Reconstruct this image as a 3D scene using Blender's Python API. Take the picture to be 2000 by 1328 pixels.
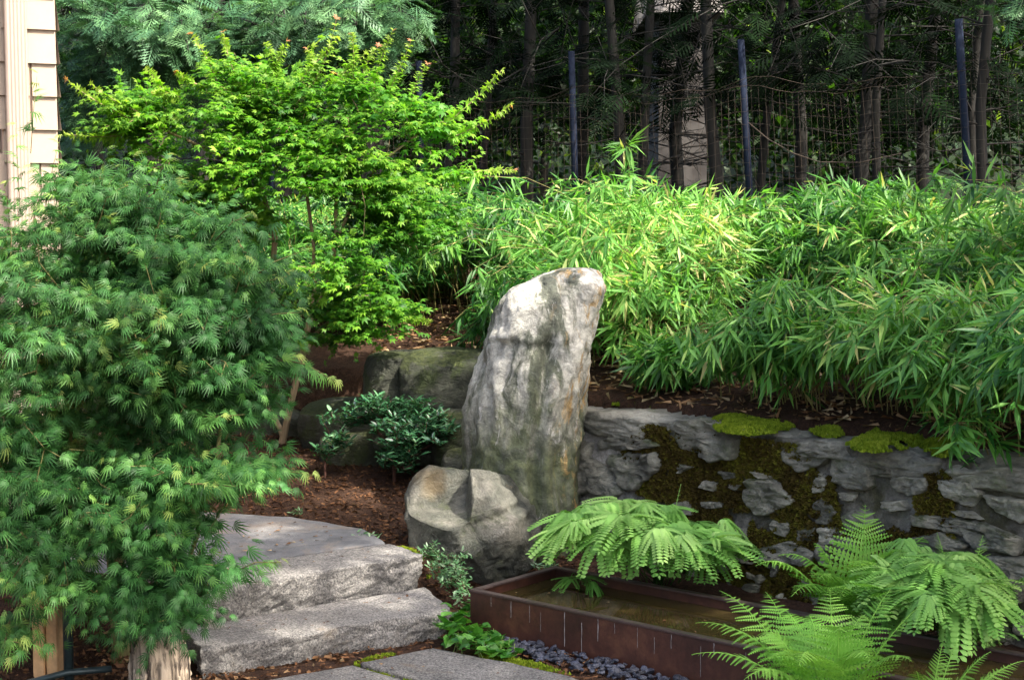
import bpy, bmesh, math, random
import numpy as np
from mathutils import Vector, Matrix

random.seed(7)
rng = np.random.default_rng(11)
for o in list(bpy.data.objects):
    bpy.data.objects.remove(o)
S = bpy.context.scene
C = S.collection

# ------------------------------------------------------------------ camera
CAM_H = 1.6
FPX = 3000.0                      # focal length in photo pixels (photo 2000 wide)
PITCH = math.atan(234 / FPX)      # horizon at photo row 430
cam_d = bpy.data.cameras.new('camera')
cam_d.sensor_width = 36
cam_d.lens = 36 * FPX / 2000
cam_d.clip_start = 0.05
cam_d.clip_end = 900
cam = bpy.data.objects.new('camera', cam_d)
cam.location = (0, 0, CAM_H)
cam.rotation_euler = (math.pi / 2 - PITCH, 0, 0)
C.objects.link(cam)
S.camera = cam

# ------------------------------------------------------------------ light
SUN_DIR = np.array([0.50, -0.38, 0.78]); SUN_DIR /= np.linalg.norm(SUN_DIR)
w = bpy.data.worlds.new('World'); S.world = w; w.use_nodes = True
nt = w.node_tree
bg = nt.nodes['Background']
sky = nt.nodes.new('ShaderNodeTexSky'); sky.sky_type = 'NISHITA'; sky.sun_disc = False
sky.sun_elevation = math.asin(SUN_DIR[2])
sky.sun_rotation = math.atan2(SUN_DIR[0], SUN_DIR[1])
sky.air_density = 1.0; sky.dust_density = 6.0; sky.ozone_density = 1.0
nt.links.new(sky.outputs[0], bg.inputs[0])
bg.inputs[1].default_value = 0.15
sun_d = bpy.data.lights.new('sun', 'SUN'); sun_d.energy = 3.3; sun_d.angle = math.radians(0.6)
sun_d.color = (1.0, 0.93, 0.82)
sun = bpy.data.objects.new('sun', sun_d); C.objects.link(sun)
sun.rotation_euler = Vector(SUN_DIR).to_track_quat('Z', 'Y').to_euler()
sun.location = (6, -4, 10)
S.view_settings.view_transform = 'Standard'
S.view_settings.look = 'None'
S.view_settings.gamma = 1
S.view_settings.exposure = 2.0
S.view_settings.use_curve_mapping = False
S.render.engine = 'CYCLES'

# ------------------------------------------------------------------ helpers
def ray(px, py):
    X = (px - 1000) / FPX; Y = -(py - 664) / FPX
    c, s = math.cos(PITCH), math.sin(PITCH)
    return np.array([X, c + Y * s, -s + Y * c])

def at(px, py, d):                # photo pixel -> point at ground distance d
    r = ray(px, py); return np.array([0, 0, CAM_H]) + r * (d / r[1])

def on_z(px, py, z):              # photo pixel -> point on the level z
    r = ray(px, py); return np.array([0, 0, CAM_H]) + r * ((z - CAM_H) / r[2])

def nrm(v):
    v = np.asarray(v, float)
    return v / (np.linalg.norm(v, axis=-1, keepdims=True) + 1e-12)

def _h(ix, iy, iz, seed):
    n = (ix * 374761393 + iy * 668265263 + iz * 1440662683 + seed * 974634287) & 0xffffffff
    n = ((n ^ (n >> 13)) * 1274126177) & 0xffffffff
    n = ((n ^ (n >> 16)) * 2246822519) & 0xffffffff
    return ((n ^ (n >> 15)) & 0xffff) / 65535.0

def vnoise(p, seed=0):
    p = np.asarray(p, float); i = np.floor(p).astype(np.int64); f = p - i
    f = f * f * (3 - 2 * f)
    x, y, z = i[..., 0], i[..., 1], i[..., 2]; fx, fy, fz = f[..., 0], f[..., 1], f[..., 2]
    r = 0
    for a in (0, 1):
        for b in (0, 1):
            for c in (0, 1):
                r = r + _h(x + a, y + b, z + c, seed) * (fx if a else 1 - fx) * (fy if b else 1 - fy) * (fz if c else 1 - fz)
    return r * 2 - 1

def fbm(p, seed=0, o=4, g=.5):
    p = np.asarray(p, float); r = 0; a = 1; t = 0
    for k in range(o):
        r = r + a * vnoise(p * (2.03 ** k) + 17.3 * k, seed + k); t += a; a *= g
    return r / t

def mk(name, V, F, mat, parent=None, var=None, smooth=False, quads=None):
    """one mesh object from numpy arrays (triangles, optionally quads)"""
    V = np.asarray(V, np.float32).reshape(-1, 3)
    F = np.asarray(F, np.int32).reshape(-1, 3)
    me = bpy.data.meshes.new(name)
    me.vertices.add(len(V)); me.vertices.foreach_set('co', V.ravel())
    nt_ = len(F); loops = F.ravel(); starts = np.arange(nt_, dtype=np.int32) * 3
    tot = np.full(nt_, 3, np.int32)
    if quads is not None and len(quads):
        Q = np.asarray(quads, np.int32).reshape(-1, 4)
        starts = np.concatenate([starts, nt_ * 3 + np.arange(len(Q), dtype=np.int32) * 4])
        tot = np.concatenate([tot, np.full(len(Q), 4, np.int32)])
        loops = np.concatenate([loops, Q.ravel()])
    me.loops.add(len(loops)); me.loops.foreach_set('vertex_index', loops)
    me.polygons.add(len(starts)); me.polygons.foreach_set('loop_start', starts.astype(np.int32))
    try: me.polygons.foreach_set('loop_total', tot)
    except Exception: pass
    if smooth: me.polygons.foreach_set('use_smooth', np.ones(len(starts), bool))
    me.update(calc_edges=True)
    if var is not None:
        at_ = me.attributes.new('var', 'FLOAT', 'POINT')
        at_.data.foreach_set('value', np.asarray(var, np.float32))
    me.materials.append(mat)
    o = bpy.data.objects.new(name, me); C.objects.link(o)
    if parent is not None: o.parent = parent
    return o

def tag(o, label=None, cat=None, group=None, kind=None):
    if label: o['label'] = label
    if cat: o['category'] = cat
    if group: o['group'] = group
    if kind: o['kind'] = kind
    return o

def thing(name, label, cat, group=None):
    o = bpy.data.objects.new(name, None); C.objects.link(o); o.empty_display_size = .1
    return tag(o, label, cat, group)

def place(root, loc):             # put the Empty at the base and keep the children where they are
    root.location = tuple(float(a) for a in loc)
    inv = Matrix.Translation(-Vector(root.location))
    for ch in root.children: ch.matrix_parent_inverse = inv

class MB:
    def __init__(s): s.v = []; s.f = []; s.a = []; s.n = 0
    def add(s, V, F, var=None):
        V = np.asarray(V, float).reshape(-1, 3)
        s.v.append(V); s.f.append(np.asarray(F, int).reshape(-1, 3) + s.n); s.n += len(V)
        if var is None: var = .5
        s.a.append(np.broadcast_to(np.asarray(var, float), (len(V),)))
    def build(s, name, mat, parent=None, smooth=False):
        if not s.v: return None
        return mk(name, np.concatenate(s.v), np.concatenate(s.f), mat, parent, np.concatenate(s.a), smooth)

def tube(mb, P, R, m=5, var=.5, cap=True):
    P = np.asarray(P, float); k = len(P); R = np.broadcast_to(np.asarray(R, float), (k,))
    T = nrm(np.gradient(P, axis=0))
    up = np.array([0, 0, 1.]) if abs(T[0][2]) < .8 else np.array([1., 0, 0])
    A = nrm(np.cross(T, up)); B = np.cross(T, A)
    th = np.arange(m) * 2 * math.pi / m
    V = P[:, None] + R[:, None, None] * (A[:, None] * np.cos(th)[None, :, None] + B[:, None] * np.sin(th)[None, :, None])
    V = V.reshape(-1, 3)
    i = np.arange(k - 1)[:, None] * m; j = np.arange(m)[None]; j2 = (j + 1) % m
    a, b, c, d = i + j, i + j2, i + m + j2, i + m + j
    F = np.concatenate([np.stack([a, b, c], -1).reshape(-1, 3), np.stack([a, c, d], -1).reshape(-1, 3)])
    if cap:
        e = []
        for q in range(1, m - 1): e += [[0, q + 1, q], [(k - 1) * m, (k - 1) * m + q, (k - 1) * m + q + 1]]
        F = np.concatenate([F, np.array(e)])
    mb.add(V, F, var)

def frames(dirs, ups):
    y = nrm(dirs); x = nrm(np.cross(y, ups)); z = np.cross(x, y)
    return np.stack([x, y, z], -1)

def scatter(mb, tv, tf, pos, dirs, ups, scale, var):
    N = len(pos)
    if not N: return
    R = frames(np.asarray(dirs, float), np.asarray(ups, float)) * np.broadcast_to(np.asarray(scale, float), (N,))[:, None, None]
    V = np.einsum('nij,kj->nki', R, tv) + np.asarray(pos)[:, None]
    F = tf[None] + (np.arange(N) * len(tv))[:, None, None]
    mb.add(V.reshape(-1, 3), F.reshape(-1, 3), np.repeat(np.broadcast_to(np.asarray(var, float), (N,)), len(tv)))

def rsphere(n):
    return nrm(rng.normal(size=(n, 3)))

_ico = {}
def ico(sub):
    if sub not in _ico:
        bm = bmesh.new(); bmesh.ops.create_icosphere(bm, subdivisions=sub, radius=1)
        bm.verts.ensure_lookup_table()
        V = np.array([v.co[:] for v in bm.verts]); F = np.array([[v.index for v in f.verts] for f in bm.faces])
        bm.free(); _ico[sub] = (V, F)
    return _ico[sub]

def rock(dims, seed, sub=4, e=3.2, planes=9, rough=.05, freq=2.5, clamp=(.72, .98)):
    r = np.random.default_rng(seed)
    D, F = ico(sub)
    p = D / (np.sum(np.abs(D) ** e, axis=1) ** (1 / e))[:, None]
    for k in range(planes):
        n = nrm(r.normal(size=3)); o = r.uniform(*clamp) * np.sum(np.abs(n))**.35
        t = p @ n - o; p = p - np.maximum(t, 0)[:, None] * n * .93
    nz = fbm(p * freq + seed * 3.1, seed, 5, .55)
    rd = 1 - np.abs(fbm(p * freq * 1.3 + 9 + seed, seed + 5, 4, .5)) * 2
    p = p * (1 + rough * nz + rough * .5 * rd)[:, None]
    return p * np.asarray(dims) , F

# ------------------------------------------------------------------ materials
def new_mat(name):
    m = bpy.data.materials.new(name); m.use_nodes = True
    t = m.node_tree; t.nodes.clear()
    out = t.nodes.new('ShaderNodeOutputMaterial')
    b = t.nodes.new('ShaderNodeBsdfPrincipled')
    t.links.new(b.outputs[0], out.inputs[0])
    return m, t, b, out

def nd(t, typ, **kw):
    n = t.nodes.new(typ)
    for k, v in kw.items():
        if k.startswith('i_'): n.inputs[k[2:].replace('_', ' ')].default_value = v
        else: setattr(n, k, v)
    return n

def ramp(t, stops, src):
    r = t.nodes.new('ShaderNodeValToRGB')
    e = r.color_ramp.elements
    while len(e) < len(stops): e.new(.5)
    for q, (p, c) in zip(e, stops):
        q.position = p; q.color = (*c, 1) if len(c) == 3 else c
    t.links.new(src, r.inputs[0])
    return r.outputs[0]

def g(v): return (v, v, v)

def noise(t, scale, detail=6, rough=.6, vec=None, dist=0):
    n = nd(t, 'ShaderNodeTexNoise'); n.inputs['Scale'].default_value = scale
    n.inputs['Detail'].default_value = detail; n.inputs['Roughness'].default_value = rough
    n.inputs['Distortion'].default_value = dist
    if vec is not None: t.links.new(vec, n.inputs['Vector'])
    return n.outputs['Fac']

def mix(t, fac, a, b, mode='MIX'):
    m = nd(t, 'ShaderNodeMix', data_type='RGBA', blend_type=mode)
    for s, v in ((m.inputs[0], fac), (m.inputs[6], a), (m.inputs[7], b)):
        if isinstance(v, (int, float)): s.default_value = v
        elif isinstance(v, tuple): s.default_value = (*v, 1)
        else: t.links.new(v, s)
    return m.outputs[2]

def bump(t, b, h, strength=.5, dist=.02, prev=None):
    n = nd(t, 'ShaderNodeBump'); n.inputs['Strength'].default_value = strength
    n.inputs['Distance'].default_value = dist
    t.links.new(h, n.inputs['Height'])
    if prev is not None: t.links.new(prev, n.inputs['Normal'])
    t.links.new(n.outputs[0], b.inputs['Normal'])
    return n.outputs[0]

def coords(t, which='Object'):
    return nd(t, 'ShaderNodeTexCoord').outputs[which]

def pos(t): return nd(t, 'ShaderNodeNewGeometry').outputs['Position']

def leaf_mat(name, stops, rough=.45, trans=.35, gain=1.6, spec=.4, big=0.0):
    m, t, b, out = new_mat(name)
    a = nd(t, 'ShaderNodeAttribute', attribute_name='var')
    col = ramp(t, stops, a.outputs['Fac'])
    if big:
        nz = noise(t, 1.7, 3, .6, pos(t))
        f = ramp(t, [(.35, g(1 - big)), (.65, g(1 + big))], nz)
        col = mix(t, 1.0, col, f, 'MULTIPLY')
    t.links.new(col, b.inputs['Base Color'])
    b.inputs['Roughness'].default_value = rough
    b.inputs['Specular IOR Level'].default_value = spec
    tr = nd(t, 'ShaderNodeBsdfTranslucent')
    tc = mix(t, 1.0, col, (gain * .88, gain, gain * .45), 'MULTIPLY')
    t.links.new(tc, tr.inputs[0])
    ms = nd(t, 'ShaderNodeMixShader'); ms.inputs[0].default_value = trans
    t.links.new(b.outputs[0], ms.inputs[1]); t.links.new(tr.outputs[0], ms.inputs[2])
    t.links.new(ms.outputs[0], out.inputs[0])
    return m

def bark_mat(name, a, b_, scale=30, rough=.85, stretch=.15):
    m, t, b, out = new_mat(name)
    lo_, hi_ = (.40, .58) if name == 'weathered_wood' else (.3, .7)
    mp = nd(t, 'ShaderNodeMapping'); mp.inputs['Scale'].default_value = (1, 1, stretch)
    t.links.new(pos(t), mp.inputs[0])
    n = noise(t, scale, 8, .65, mp.outputs[0], .6)
    t.links.new(ramp(t, [(lo_, a), (hi_, b_)], n), b.inputs['Base Color'])
    b.inputs['Roughness'].default_value = rough
    bump(t, b, n, .8, .015)
    return m

def stone_mat(name, stops, spots=None, scale=3.0, rough=.8, moss=0.0, bmp=.6, fine=60, var=.25, strata=1.0, bd=.03):
    m, t, b, out = new_mat(name)
    oi = nd(t, 'ShaderNodeObjectInfo')
    add = nd(t, 'ShaderNodeVectorMath', operation='ADD')
    t.links.new(pos(t), add.inputs[0])
    sc = nd(t, 'ShaderNodeVectorMath', operation='SCALE'); sc.inputs['Scale'].default_value = 9.0
    cb = nd(t, 'ShaderNodeCombineXYZ')
    t.links.new(oi.outputs['Random'], cb.inputs[0]); t.links.new(oi.outputs['Random'], cb.inputs[1])
    t.links.new(cb.outputs[0], sc.inputs[0]); t.links.new(sc.outputs[0], add.inputs[1])
    v = add.outputs[0]
    n1 = noise(t, scale, 8, .62, v, .5)
    n2 = noise(t, fine, 6, .7, v)
    mps = nd(t, 'ShaderNodeMapping'); mps.inputs['Scale'].default_value = (1, 1, strata); mps.inputs['Rotation'].default_value = (.25, .15, 0); t.links.new(v, mps.inputs[0])
    n3 = noise(t, scale * 4.5, 9, .72, mps.outputs[0], .9)
    col = ramp(t, stops, n1)
    col = mix(t, .55, col, ramp(t, [(.3, g(.35)), (.55, g(1.0)), (.75, g(1.55))], n3), 'MULTIPLY')
    col = mix(t, .5, col, ramp(t, [(.3, g(.5)), (.6, g(1.15)), (.75, g(1.5))], n2), 'MULTIPLY')
    hv = nd(t, 'ShaderNodeMapRange'); hv.inputs['To Min'].default_value = 1 - var; hv.inputs['To Max'].default_value = 1 + var
    t.links.new(oi.outputs['Random'], hv.inputs['Value'])
    cc = nd(t, 'ShaderNodeCombineColor')
    for k in range(3): t.links.new(hv.outputs[0], cc.inputs[k])
    col = mix(t, 1.0, col, cc.outputs[0], 'MULTIPLY')
    if spots:
        for (c, lo, hi, s) in spots:
            f = ramp(t, [(lo, g(0)), (hi, g(1))], noise(t, s, 8, .7, v, .7))
            col = mix(t, f, col, c)
    if moss:
        nn = nd(t, 'ShaderNodeNewGeometry'); sx = nd(t, 'ShaderNodeSeparateXYZ')
        t.links.new(nn.outputs['Normal'], sx.inputs[0])
        mm = nd(t, 'ShaderNodeMath', operation='MULTIPLY_ADD'); mm.inputs[1].default_value = .25; mm.inputs[2].default_value = 0
        t.links.new(sx.outputs[2], mm.inputs[0])
        ad = nd(t, 'ShaderNodeMath', operation='ADD'); t.links.new(mm.outputs[0], ad.inputs[0]); t.links.new(noise(t, 5, 8, .7, v), ad.inputs[1])
        f = ramp(t, [(1 - moss, g(0)), (1 - moss + .08, g(1))], ad.outputs[0])
        col = mix(t, f, col, ramp(t, [(.3, (.018, .03, .006)), (.7, (.07, .085, .018))], n2))
    t.links.new(col, b.inputs['Base Color'])
    b.inputs['Roughness'].default_value = rough
    pr = bump(t, b, n3, bmp, bd)
    bump(t, b, n2, bmp * .8, .006, pr)
    return m

M = {}
M['maple'] = leaf_mat('maple_leaf', [(0, (.014, .075, .010)), (.35, (.062, .19, .016)), (.7, (.165, .31, .028)), (.9, (.29, .40, .06)), (1, (.42, .16, .10))], .5, .45, 1.9, .3, .18)
M['lace'] = leaf_mat('lace_leaf', [(0, (.012, .050, .012)), (.5, (.042, .135, .032)), (.8, (.095, .22, .045)), (1, (.29, .35, .09))], .5, .3, 1.5, .25, .25)
M['bamboo'] = leaf_mat('bamboo_leaf', [(0, (.014, .075, .012)), (.4, (.066, .20, .030)), (.78, (.155, .345, .062)), (.97, (.31, .46, .10)), (1, (.46, .42, .16))], .45, .32, 1.5, .35, .22)
M['hemlock'] = leaf_mat('hemlock_needle', [(0, (.016, .055, .026)), (.5, (.055, .145, .062)), (1, (.15, .28, .11))], .5, .2, 1.4, .35, .25)
M['grove'] = leaf_mat('grove_needle', [(0, (.001, .003, .0015)), (.6, (.004, .010, .004)), (1, (.012, .032, .009))], .8, .2, 1.4, .05, .2)  # near black: the grove's shade is put into the needle colour
M['farleaf'] = leaf_mat('far_leaf', [(0, (.004, .014, .002)), (.6, (.015, .045, .005)), (.85, (.05, .12, .012)), (1, (.22, .32, .04))], .5, .4, 1.8, .3, .3)  # brightest stop paints small glimpses of light among dark leaves
M['fern'] = leaf_mat('fern_leaf', [(0, (.07, .20, .035)), (.5, (.19, .39, .085)), (1, (.36, .55, .17))], .55, .35, 1.4, .3, .1)
M['lady'] = leaf_mat('lady_fern_leaf', [(0, (.06, .18, .022)), (.5, (.15, .36, .045)), (1, (.29, .50, .09))], .5, .35, 1.4, .3, .1)
M['pieris'] = leaf_mat('glossy_leaf', [(0, (.012, .05, .025)), (.6, (.045, .14, .06)), (1, (.16, .30, .16))], .16, .15, 1.3, 1.0)
M['small'] = leaf_mat('small_shrub_leaf', [(0, (.03, .10, .03)), (.6, (.09, .21, .08)), (1, (.24, .34, .20))], .35, .25, 1.3, .6)
M['heart'] = leaf_mat('heart_leaf', [(0, (.02, .09, .012)), (.6, (.05, .18, .02)), (1, (.12, .28, .04))], .35, .3, 1.5, .5)
M['moss'] = leaf_mat('moss_bright', [(0, (.06, .10, .010)), (.5, (.19, .26, .018)), (1, (.36, .40, .05))], .9, .3, 1.3, .1)
M['mossd'] = leaf_mat('moss_dark', [(0, (.04, .028, .010)), (.4, (.085, .062, .018)), (.7, (.12, .11, .018)), (1, (.20, .21, .03))], .95, .2, 1.2, .05)
M['litter'] = leaf_mat('dry_litter', [(0, (.035, .018, .010)), (.5, (.13, .062, .03)), (.8, (.26, .15, .075)), (1, (.45, .36, .22))], .8, .1, 1.0, .1)
M['chip'] = stone_mat('slate_chip', [(.3, (.015, .018, .028)), (.7, (.05, .055, .08))], None, 12, .45, 0, .3, 90, .5)
M['bark'] = bark_mat('maple_bark', (.13, .09, .05), (.40, .30, .17), 22)
M['twig'] = bark_mat('dark_twig', (.035, .014, .010), (.12, .05, .03), 40)
M['ltwig'] = bark_mat('olive_twig', (.07, .06, .02), (.18, .17, .05), 40)
M['gbark'] = bark_mat('grove_bark', (.004, .004, .003), (.022, .020, .015), 16)  # bark darkened the same way, shade carried by the colour
M['stump'] = bark_mat('weathered_wood', (.02, .012, .008), (.50, .40, .29), 55, .9, .05)
M['culm'] = bark_mat('bamboo_culm', (.10, .08, .03), (.28, .26, .08), 20)
M['stipe'] = bark_mat('fern_stipe', (.02, .012, .008), (.06, .04, .02), 20)
M['rachis'] = bark_mat('frond_rachis', (.10, .16, .03), (.22, .30, .08), 20)

def plain(name, col, rough=.6, metal=0, nscale=0, amt=.2, bmp=0):
    m, t, b, out = new_mat(name)
    b.inputs['Roughness'].default_value = rough; b.inputs['Metallic'].default_value = metal
    if nscale:
        n = noise(t, nscale, 6, .65, pos(t))
        c = mix(t, 1.0, col, ramp(t, [(.3, g(1 - amt)), (.7, g(1 + amt))], n), 'MULTIPLY')
        t.links.new(c, b.inputs['Base Color'])
        if bmp: bump(t, b, n, bmp, .004)
    else: b.inputs['Base Color'].default_value = (*col, 1)
    return m

M['post'] = plain('blue_steel', (.010, .0145, .028), .85, .0, 30, .35, .3)
M['post'].node_tree.nodes['Principled BSDF'].inputs['Specular IOR Level'].default_value = .1
M['wire'] = plain('rusty_wire', (.055, .038, .026), .7)
M['shingle'] = plain('painted_shingle', (.305, .24, .178), .65, 0, 9, .07, .3)
M['trim'] = plain('painted_trim', (.315, .248, .20), .5, 0, 14, .04)
M['wallcore'] = plain('sheathing', (.45, .34, .27), .8, 0, 8, .1)
M['roof'] = plain('roof_shingle', (.12, .11, .10), .9, 0, 30, .3, .5)
M['plank'] = plain('bare_wood', (.55, .32, .15), .7, 0, 18, .3, .4)
M['darkmetal'] = plain('dark_metal', (.02, .035, .04), .45, .3, 20, .3)
M['farwall'] = plain('pale_far_wall', (.08, .074, .07), .9, 0, 3, .2)

M['standing'] = None
def standing_mat():
    m, t, b, out = new_mat('standing_stone')
    P = pos(t)
    mp = nd(t, 'ShaderNodeMapping'); mp.inputs['Scale'].default_value = (1.2, 1.2, .42)
    mp.inputs['Rotation'].default_value = (0, math.radians(12), 0)
    t.links.new(P, mp.inputs[0]); v = mp.outputs[0]
    n1 = noise(t, 4.2, 9, .64, v, .9); n2 = noise(t, 95, 6, .7, P); n3 = noise(t, 19, 8, .7, P, .7); n4 = noise(t, 6.5, 8, .68, v, 1.4)
    grey = ramp(t, [(.34, (.05, .056, .040)), (.46, (.13, .138, .10)), (.56, (.23, .225, .175)), (.68, (.37, .35, .28))], n1)
    green = ramp(t, [(.35, (.045, .062, .035)), (.65, (.15, .165, .075))], n4)
    sx = nd(t, 'ShaderNodeSeparateXYZ'); t.links.new(P, sx.inputs[0])
    def mr(src, a, b_):
        q = nd(t, 'ShaderNodeMapRange'); q.inputs[1].default_value = a; q.inputs[2].default_value = b_; t.links.new(src, q.inputs[0]); return q.outputs[0]
    low = mr(sx.outputs[2], 1.15, .55)                       # algae grows from the damp foot upward
    ad = nd(t, 'ShaderNodeMath', operation='MULTIPLY'); t.links.new(low, ad.inputs[0]); t.links.new(mr(n4, .33, .5), ad.inputs[1])
    col = mix(t, ad.outputs[0], grey, green)
    hi = nd(t, 'ShaderNodeMath', operation='MULTIPLY'); t.links.new(mr(sx.outputs[2], .55, .95), hi.inputs[0]); t.links.new(mr(n1, .44, .52), hi.inputs[1])
    col = mix(t, hi.outputs[0], col, (.52, .50, .43))       # pale lichen crust near the top
    oc = nd(t, 'ShaderNodeMath', operation='MULTIPLY'); t.links.new(mr(sx.outputs[0], .16, .26), oc.inputs[0]); t.links.new(mr(n4, .53, .60), oc.inputs[1])
    col = mix(t, oc.outputs[0], col, (.42, .27, .10))        # iron stain down the right flank
    col = mix(t, ramp(t, [(.60, g(0)), (.66, g(.8))], noise(t, 9, 9, .75, v, 2)), col, (.58, .56, .52))
    col = mix(t, .75, col, ramp(t, [(.32, g(.28)), (.5, g(.95)), (.7, g(1.5))], n3), 'MULTIPLY')
    col = mix(t, .6, col, ramp(t, [(.3, g(.4)), (.6, g(1.1)), (.75, g(1.5))], n2), 'MULTIPLY')
    t.links.new(col, b.inputs['Base Color']); b.inputs['Roughness'].default_value = .75
    pr = bump(t, b, n3, .7, .03); bump(t, b, n2, .6, .006, pr)
    return m
M['standing'] = standing_mat()
M['boulder'] = stone_mat('boulder_stone', [(.36, (.04, .045, .036)), (.48, (.12, .125, .098)), (.58, (.24, .235, .19)), (.70, (.40, .37, .31))],
                         [((.30, .21, .09), .62, .72, 3.0), ((.10, .12, .05), .56, .66, 4.0)], 3.2, .55, 0, 1.0, 80, .05, 1.0, .08)
def ochre_patch(m, c, rad):
    t = m.node_tree; b = next(n for n in t.nodes if n.type == 'BSDF_PRINCIPLED'); src = b.inputs['Base Color'].links[0].from_socket
    d = nd(t, 'ShaderNodeVectorMath', operation='DISTANCE'); t.links.new(pos(t), d.inputs[0]); d.inputs[1].default_value = tuple(float(a) for a in c)
    ad = nd(t, 'ShaderNodeMath', operation='MULTIPLY_ADD'); ad.inputs[1].default_value = .08; t.links.new(noise(t, 16, 5, .6, pos(t)), ad.inputs[0]); t.links.new(d.outputs['Value'], ad.inputs[2])
    f = ramp(t, [(rad * .7 + .04, g(.6)), (rad + .07, g(0))], ad.outputs[0])
    t.links.new(mix(t, f, src, (.27, .19, .085)), b.inputs['Base Color'])
ochre_patch(M['boulder'], at(838, 942, 6.64), .07)
M['wstone'] = stone_mat('wall_stone', [(.32, (.10, .10, .078)), (.5, (.27, .26, .205)), (.68, (.47, .45, .36))],
                        [((.14, .16, .085), .55, .68, 5.0), ((.32, .30, .29), .64, .74, 9.0)], 4.5, .8, .24, 1.0, 70, .3, 2.6, .05)
M['capstone'] = stone_mat('cap_stone', [(.32, (.11, .107, .085)), (.5, (.26, .25, .20)), (.68, (.44, .42, .34))],
                          [((.16, .19, .10), .58, .7, 5.0)], 4, .85, .0, 1.0, 70, .15, 2.4, .05)
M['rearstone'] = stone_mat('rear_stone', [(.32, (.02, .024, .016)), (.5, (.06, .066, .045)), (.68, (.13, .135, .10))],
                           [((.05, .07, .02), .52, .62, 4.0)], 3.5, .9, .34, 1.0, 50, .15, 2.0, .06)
def granite_mat(name, base=1.0, blue=0):
    m, t, b, out = new_mat(name)
    P = pos(t)
    n1 = noise(t, 120, 5, .85, P); n2 = noise(t, 6, 8, .65, P, .4); n3 = noise(t, 30, 8, .7, P)
    col = ramp(t, [(.36, (.04 * base, .04 * base, .04 * base)), (.47, (.27 * base, .26 * base, .25 * base + blue)), (.57, (.46 * base, .435 * base, .40 * base + blue)), (.66, (.72 * base, .68 * base, .62 * base))], n1)
    col = mix(t, .8, col, ramp(t, [(.3, g(.55)), (.5, g(.95)), (.7, g(1.2))], n2), 'MULTIPLY')
    col = mix(t, .6, col, ramp(t, [(.3, g(.6)), (.6, g(1.1))], n3), 'MULTIPLY')
    col = mix(t, ramp(t, [(.60, g(0)), (.72, g(.55))], noise(t, 3.5, 8, .7, P, .5)), col, (.30, .22, .13))
    t.links.new(col, b.inputs['Base Color']); b.inputs['Roughness'].default_value = .8
    pr = bump(t, b, n3, .9, .02); bump(t, b, n1, .9, .004, pr)
    return m
M['granite'] = granite_mat('rough_granite', .88)
M['pave'] = granite_mat('paving_granite', .72, .0)
M['bluestone'] = stone_mat('bluestone', [(.3, (.085, .088, .095)), (.5, (.13, .132, .138)), (.7, (.20, .19, .18))], [((.20, .16, .125), .52, .68, 2.2)], 2.6, .85, 0, .4, 120, .05)

def corten_mat():
    m, t, b, out = new_mat('weathered_steel')
    P = pos(t)
    mp = nd(t, 'ShaderNodeMapping'); mp.inputs['Scale'].default_value = (9, 9, .55); t.links.new(P, mp.inputs[0])
    n1 = noise(t, 7, 8, .6, P, .3); n2 = noise(t, 4.0, 3, .6, mp.outputs[0]); n3 = noise(t, 60, 5, .7, P)
    col = ramp(t, [(.3, (.035, .016, .013)), (.55, (.075, .030, .021)), (.75, (.14, .06, .035))], n1)
    col = mix(t, .5, col, ramp(t, [(.3, g(.6)), (.7, g(1.3))], n3), 'MULTIPLY')
    t.links.new(col, b.inputs['Base Color']); b.inputs['Roughness'].default_value = .42
    b.inputs['Metallic'].default_value = .25
    bump(t, b, n3, .25, .003)
    return m
M['corten'] = corten_mat()
M['rimsteel'] = plain('worn_rim_steel', (.12, .085, .08), .28, .6, 40, .25, .2)
M['lime'] = plain('lime_streak', (.24, .21, .20), .8, 0, 70, .5)

def ground_mat():
    m, t, b, out = new_mat('bark_mulch_soil')
    P = pos(t)
    n1 = noise(t, 3, 7, .65, P); n2 = noise(t, 45, 8, .75, P, .6); n3 = noise(t, 150, 5, .7, P)
    col = ramp(t, [(.3, (.025, .014, .010)), (.5, (.062, .034, .022)), (.7, (.13, .068, .04))], n2)
    col = mix(t, .6, col, ramp(t, [(.3, g(.55)), (.7, g(1.3))], n1), 'MULTIPLY')
    col = mix(t, .5, col, ramp(t, [(.35, g(.4)), (.65, g(1.5))], n3), 'MULTIPLY')
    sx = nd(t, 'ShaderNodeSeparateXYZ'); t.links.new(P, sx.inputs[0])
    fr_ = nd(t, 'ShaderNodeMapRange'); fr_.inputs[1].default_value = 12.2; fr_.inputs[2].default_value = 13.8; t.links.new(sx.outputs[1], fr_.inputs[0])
    col = mix(t, fr_.outputs[0], col, ramp(t, [(.3, (.003, .007, .002)), (.7, (.014, .028, .006))], n1))  # green ground behind the fence, darkened in colour to stand in for grove shade
    t.links.new(col, b.inputs['Base Color']); b.inputs['Roughness'].default_value = .95
    b.inputs['Specular IOR Level'].default_value = .15
    pr = bump(t, b, n2, 1, .03); bump(t, b, n3, .8, .01, pr)
    return m
M['ground'] = ground_mat()
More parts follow.
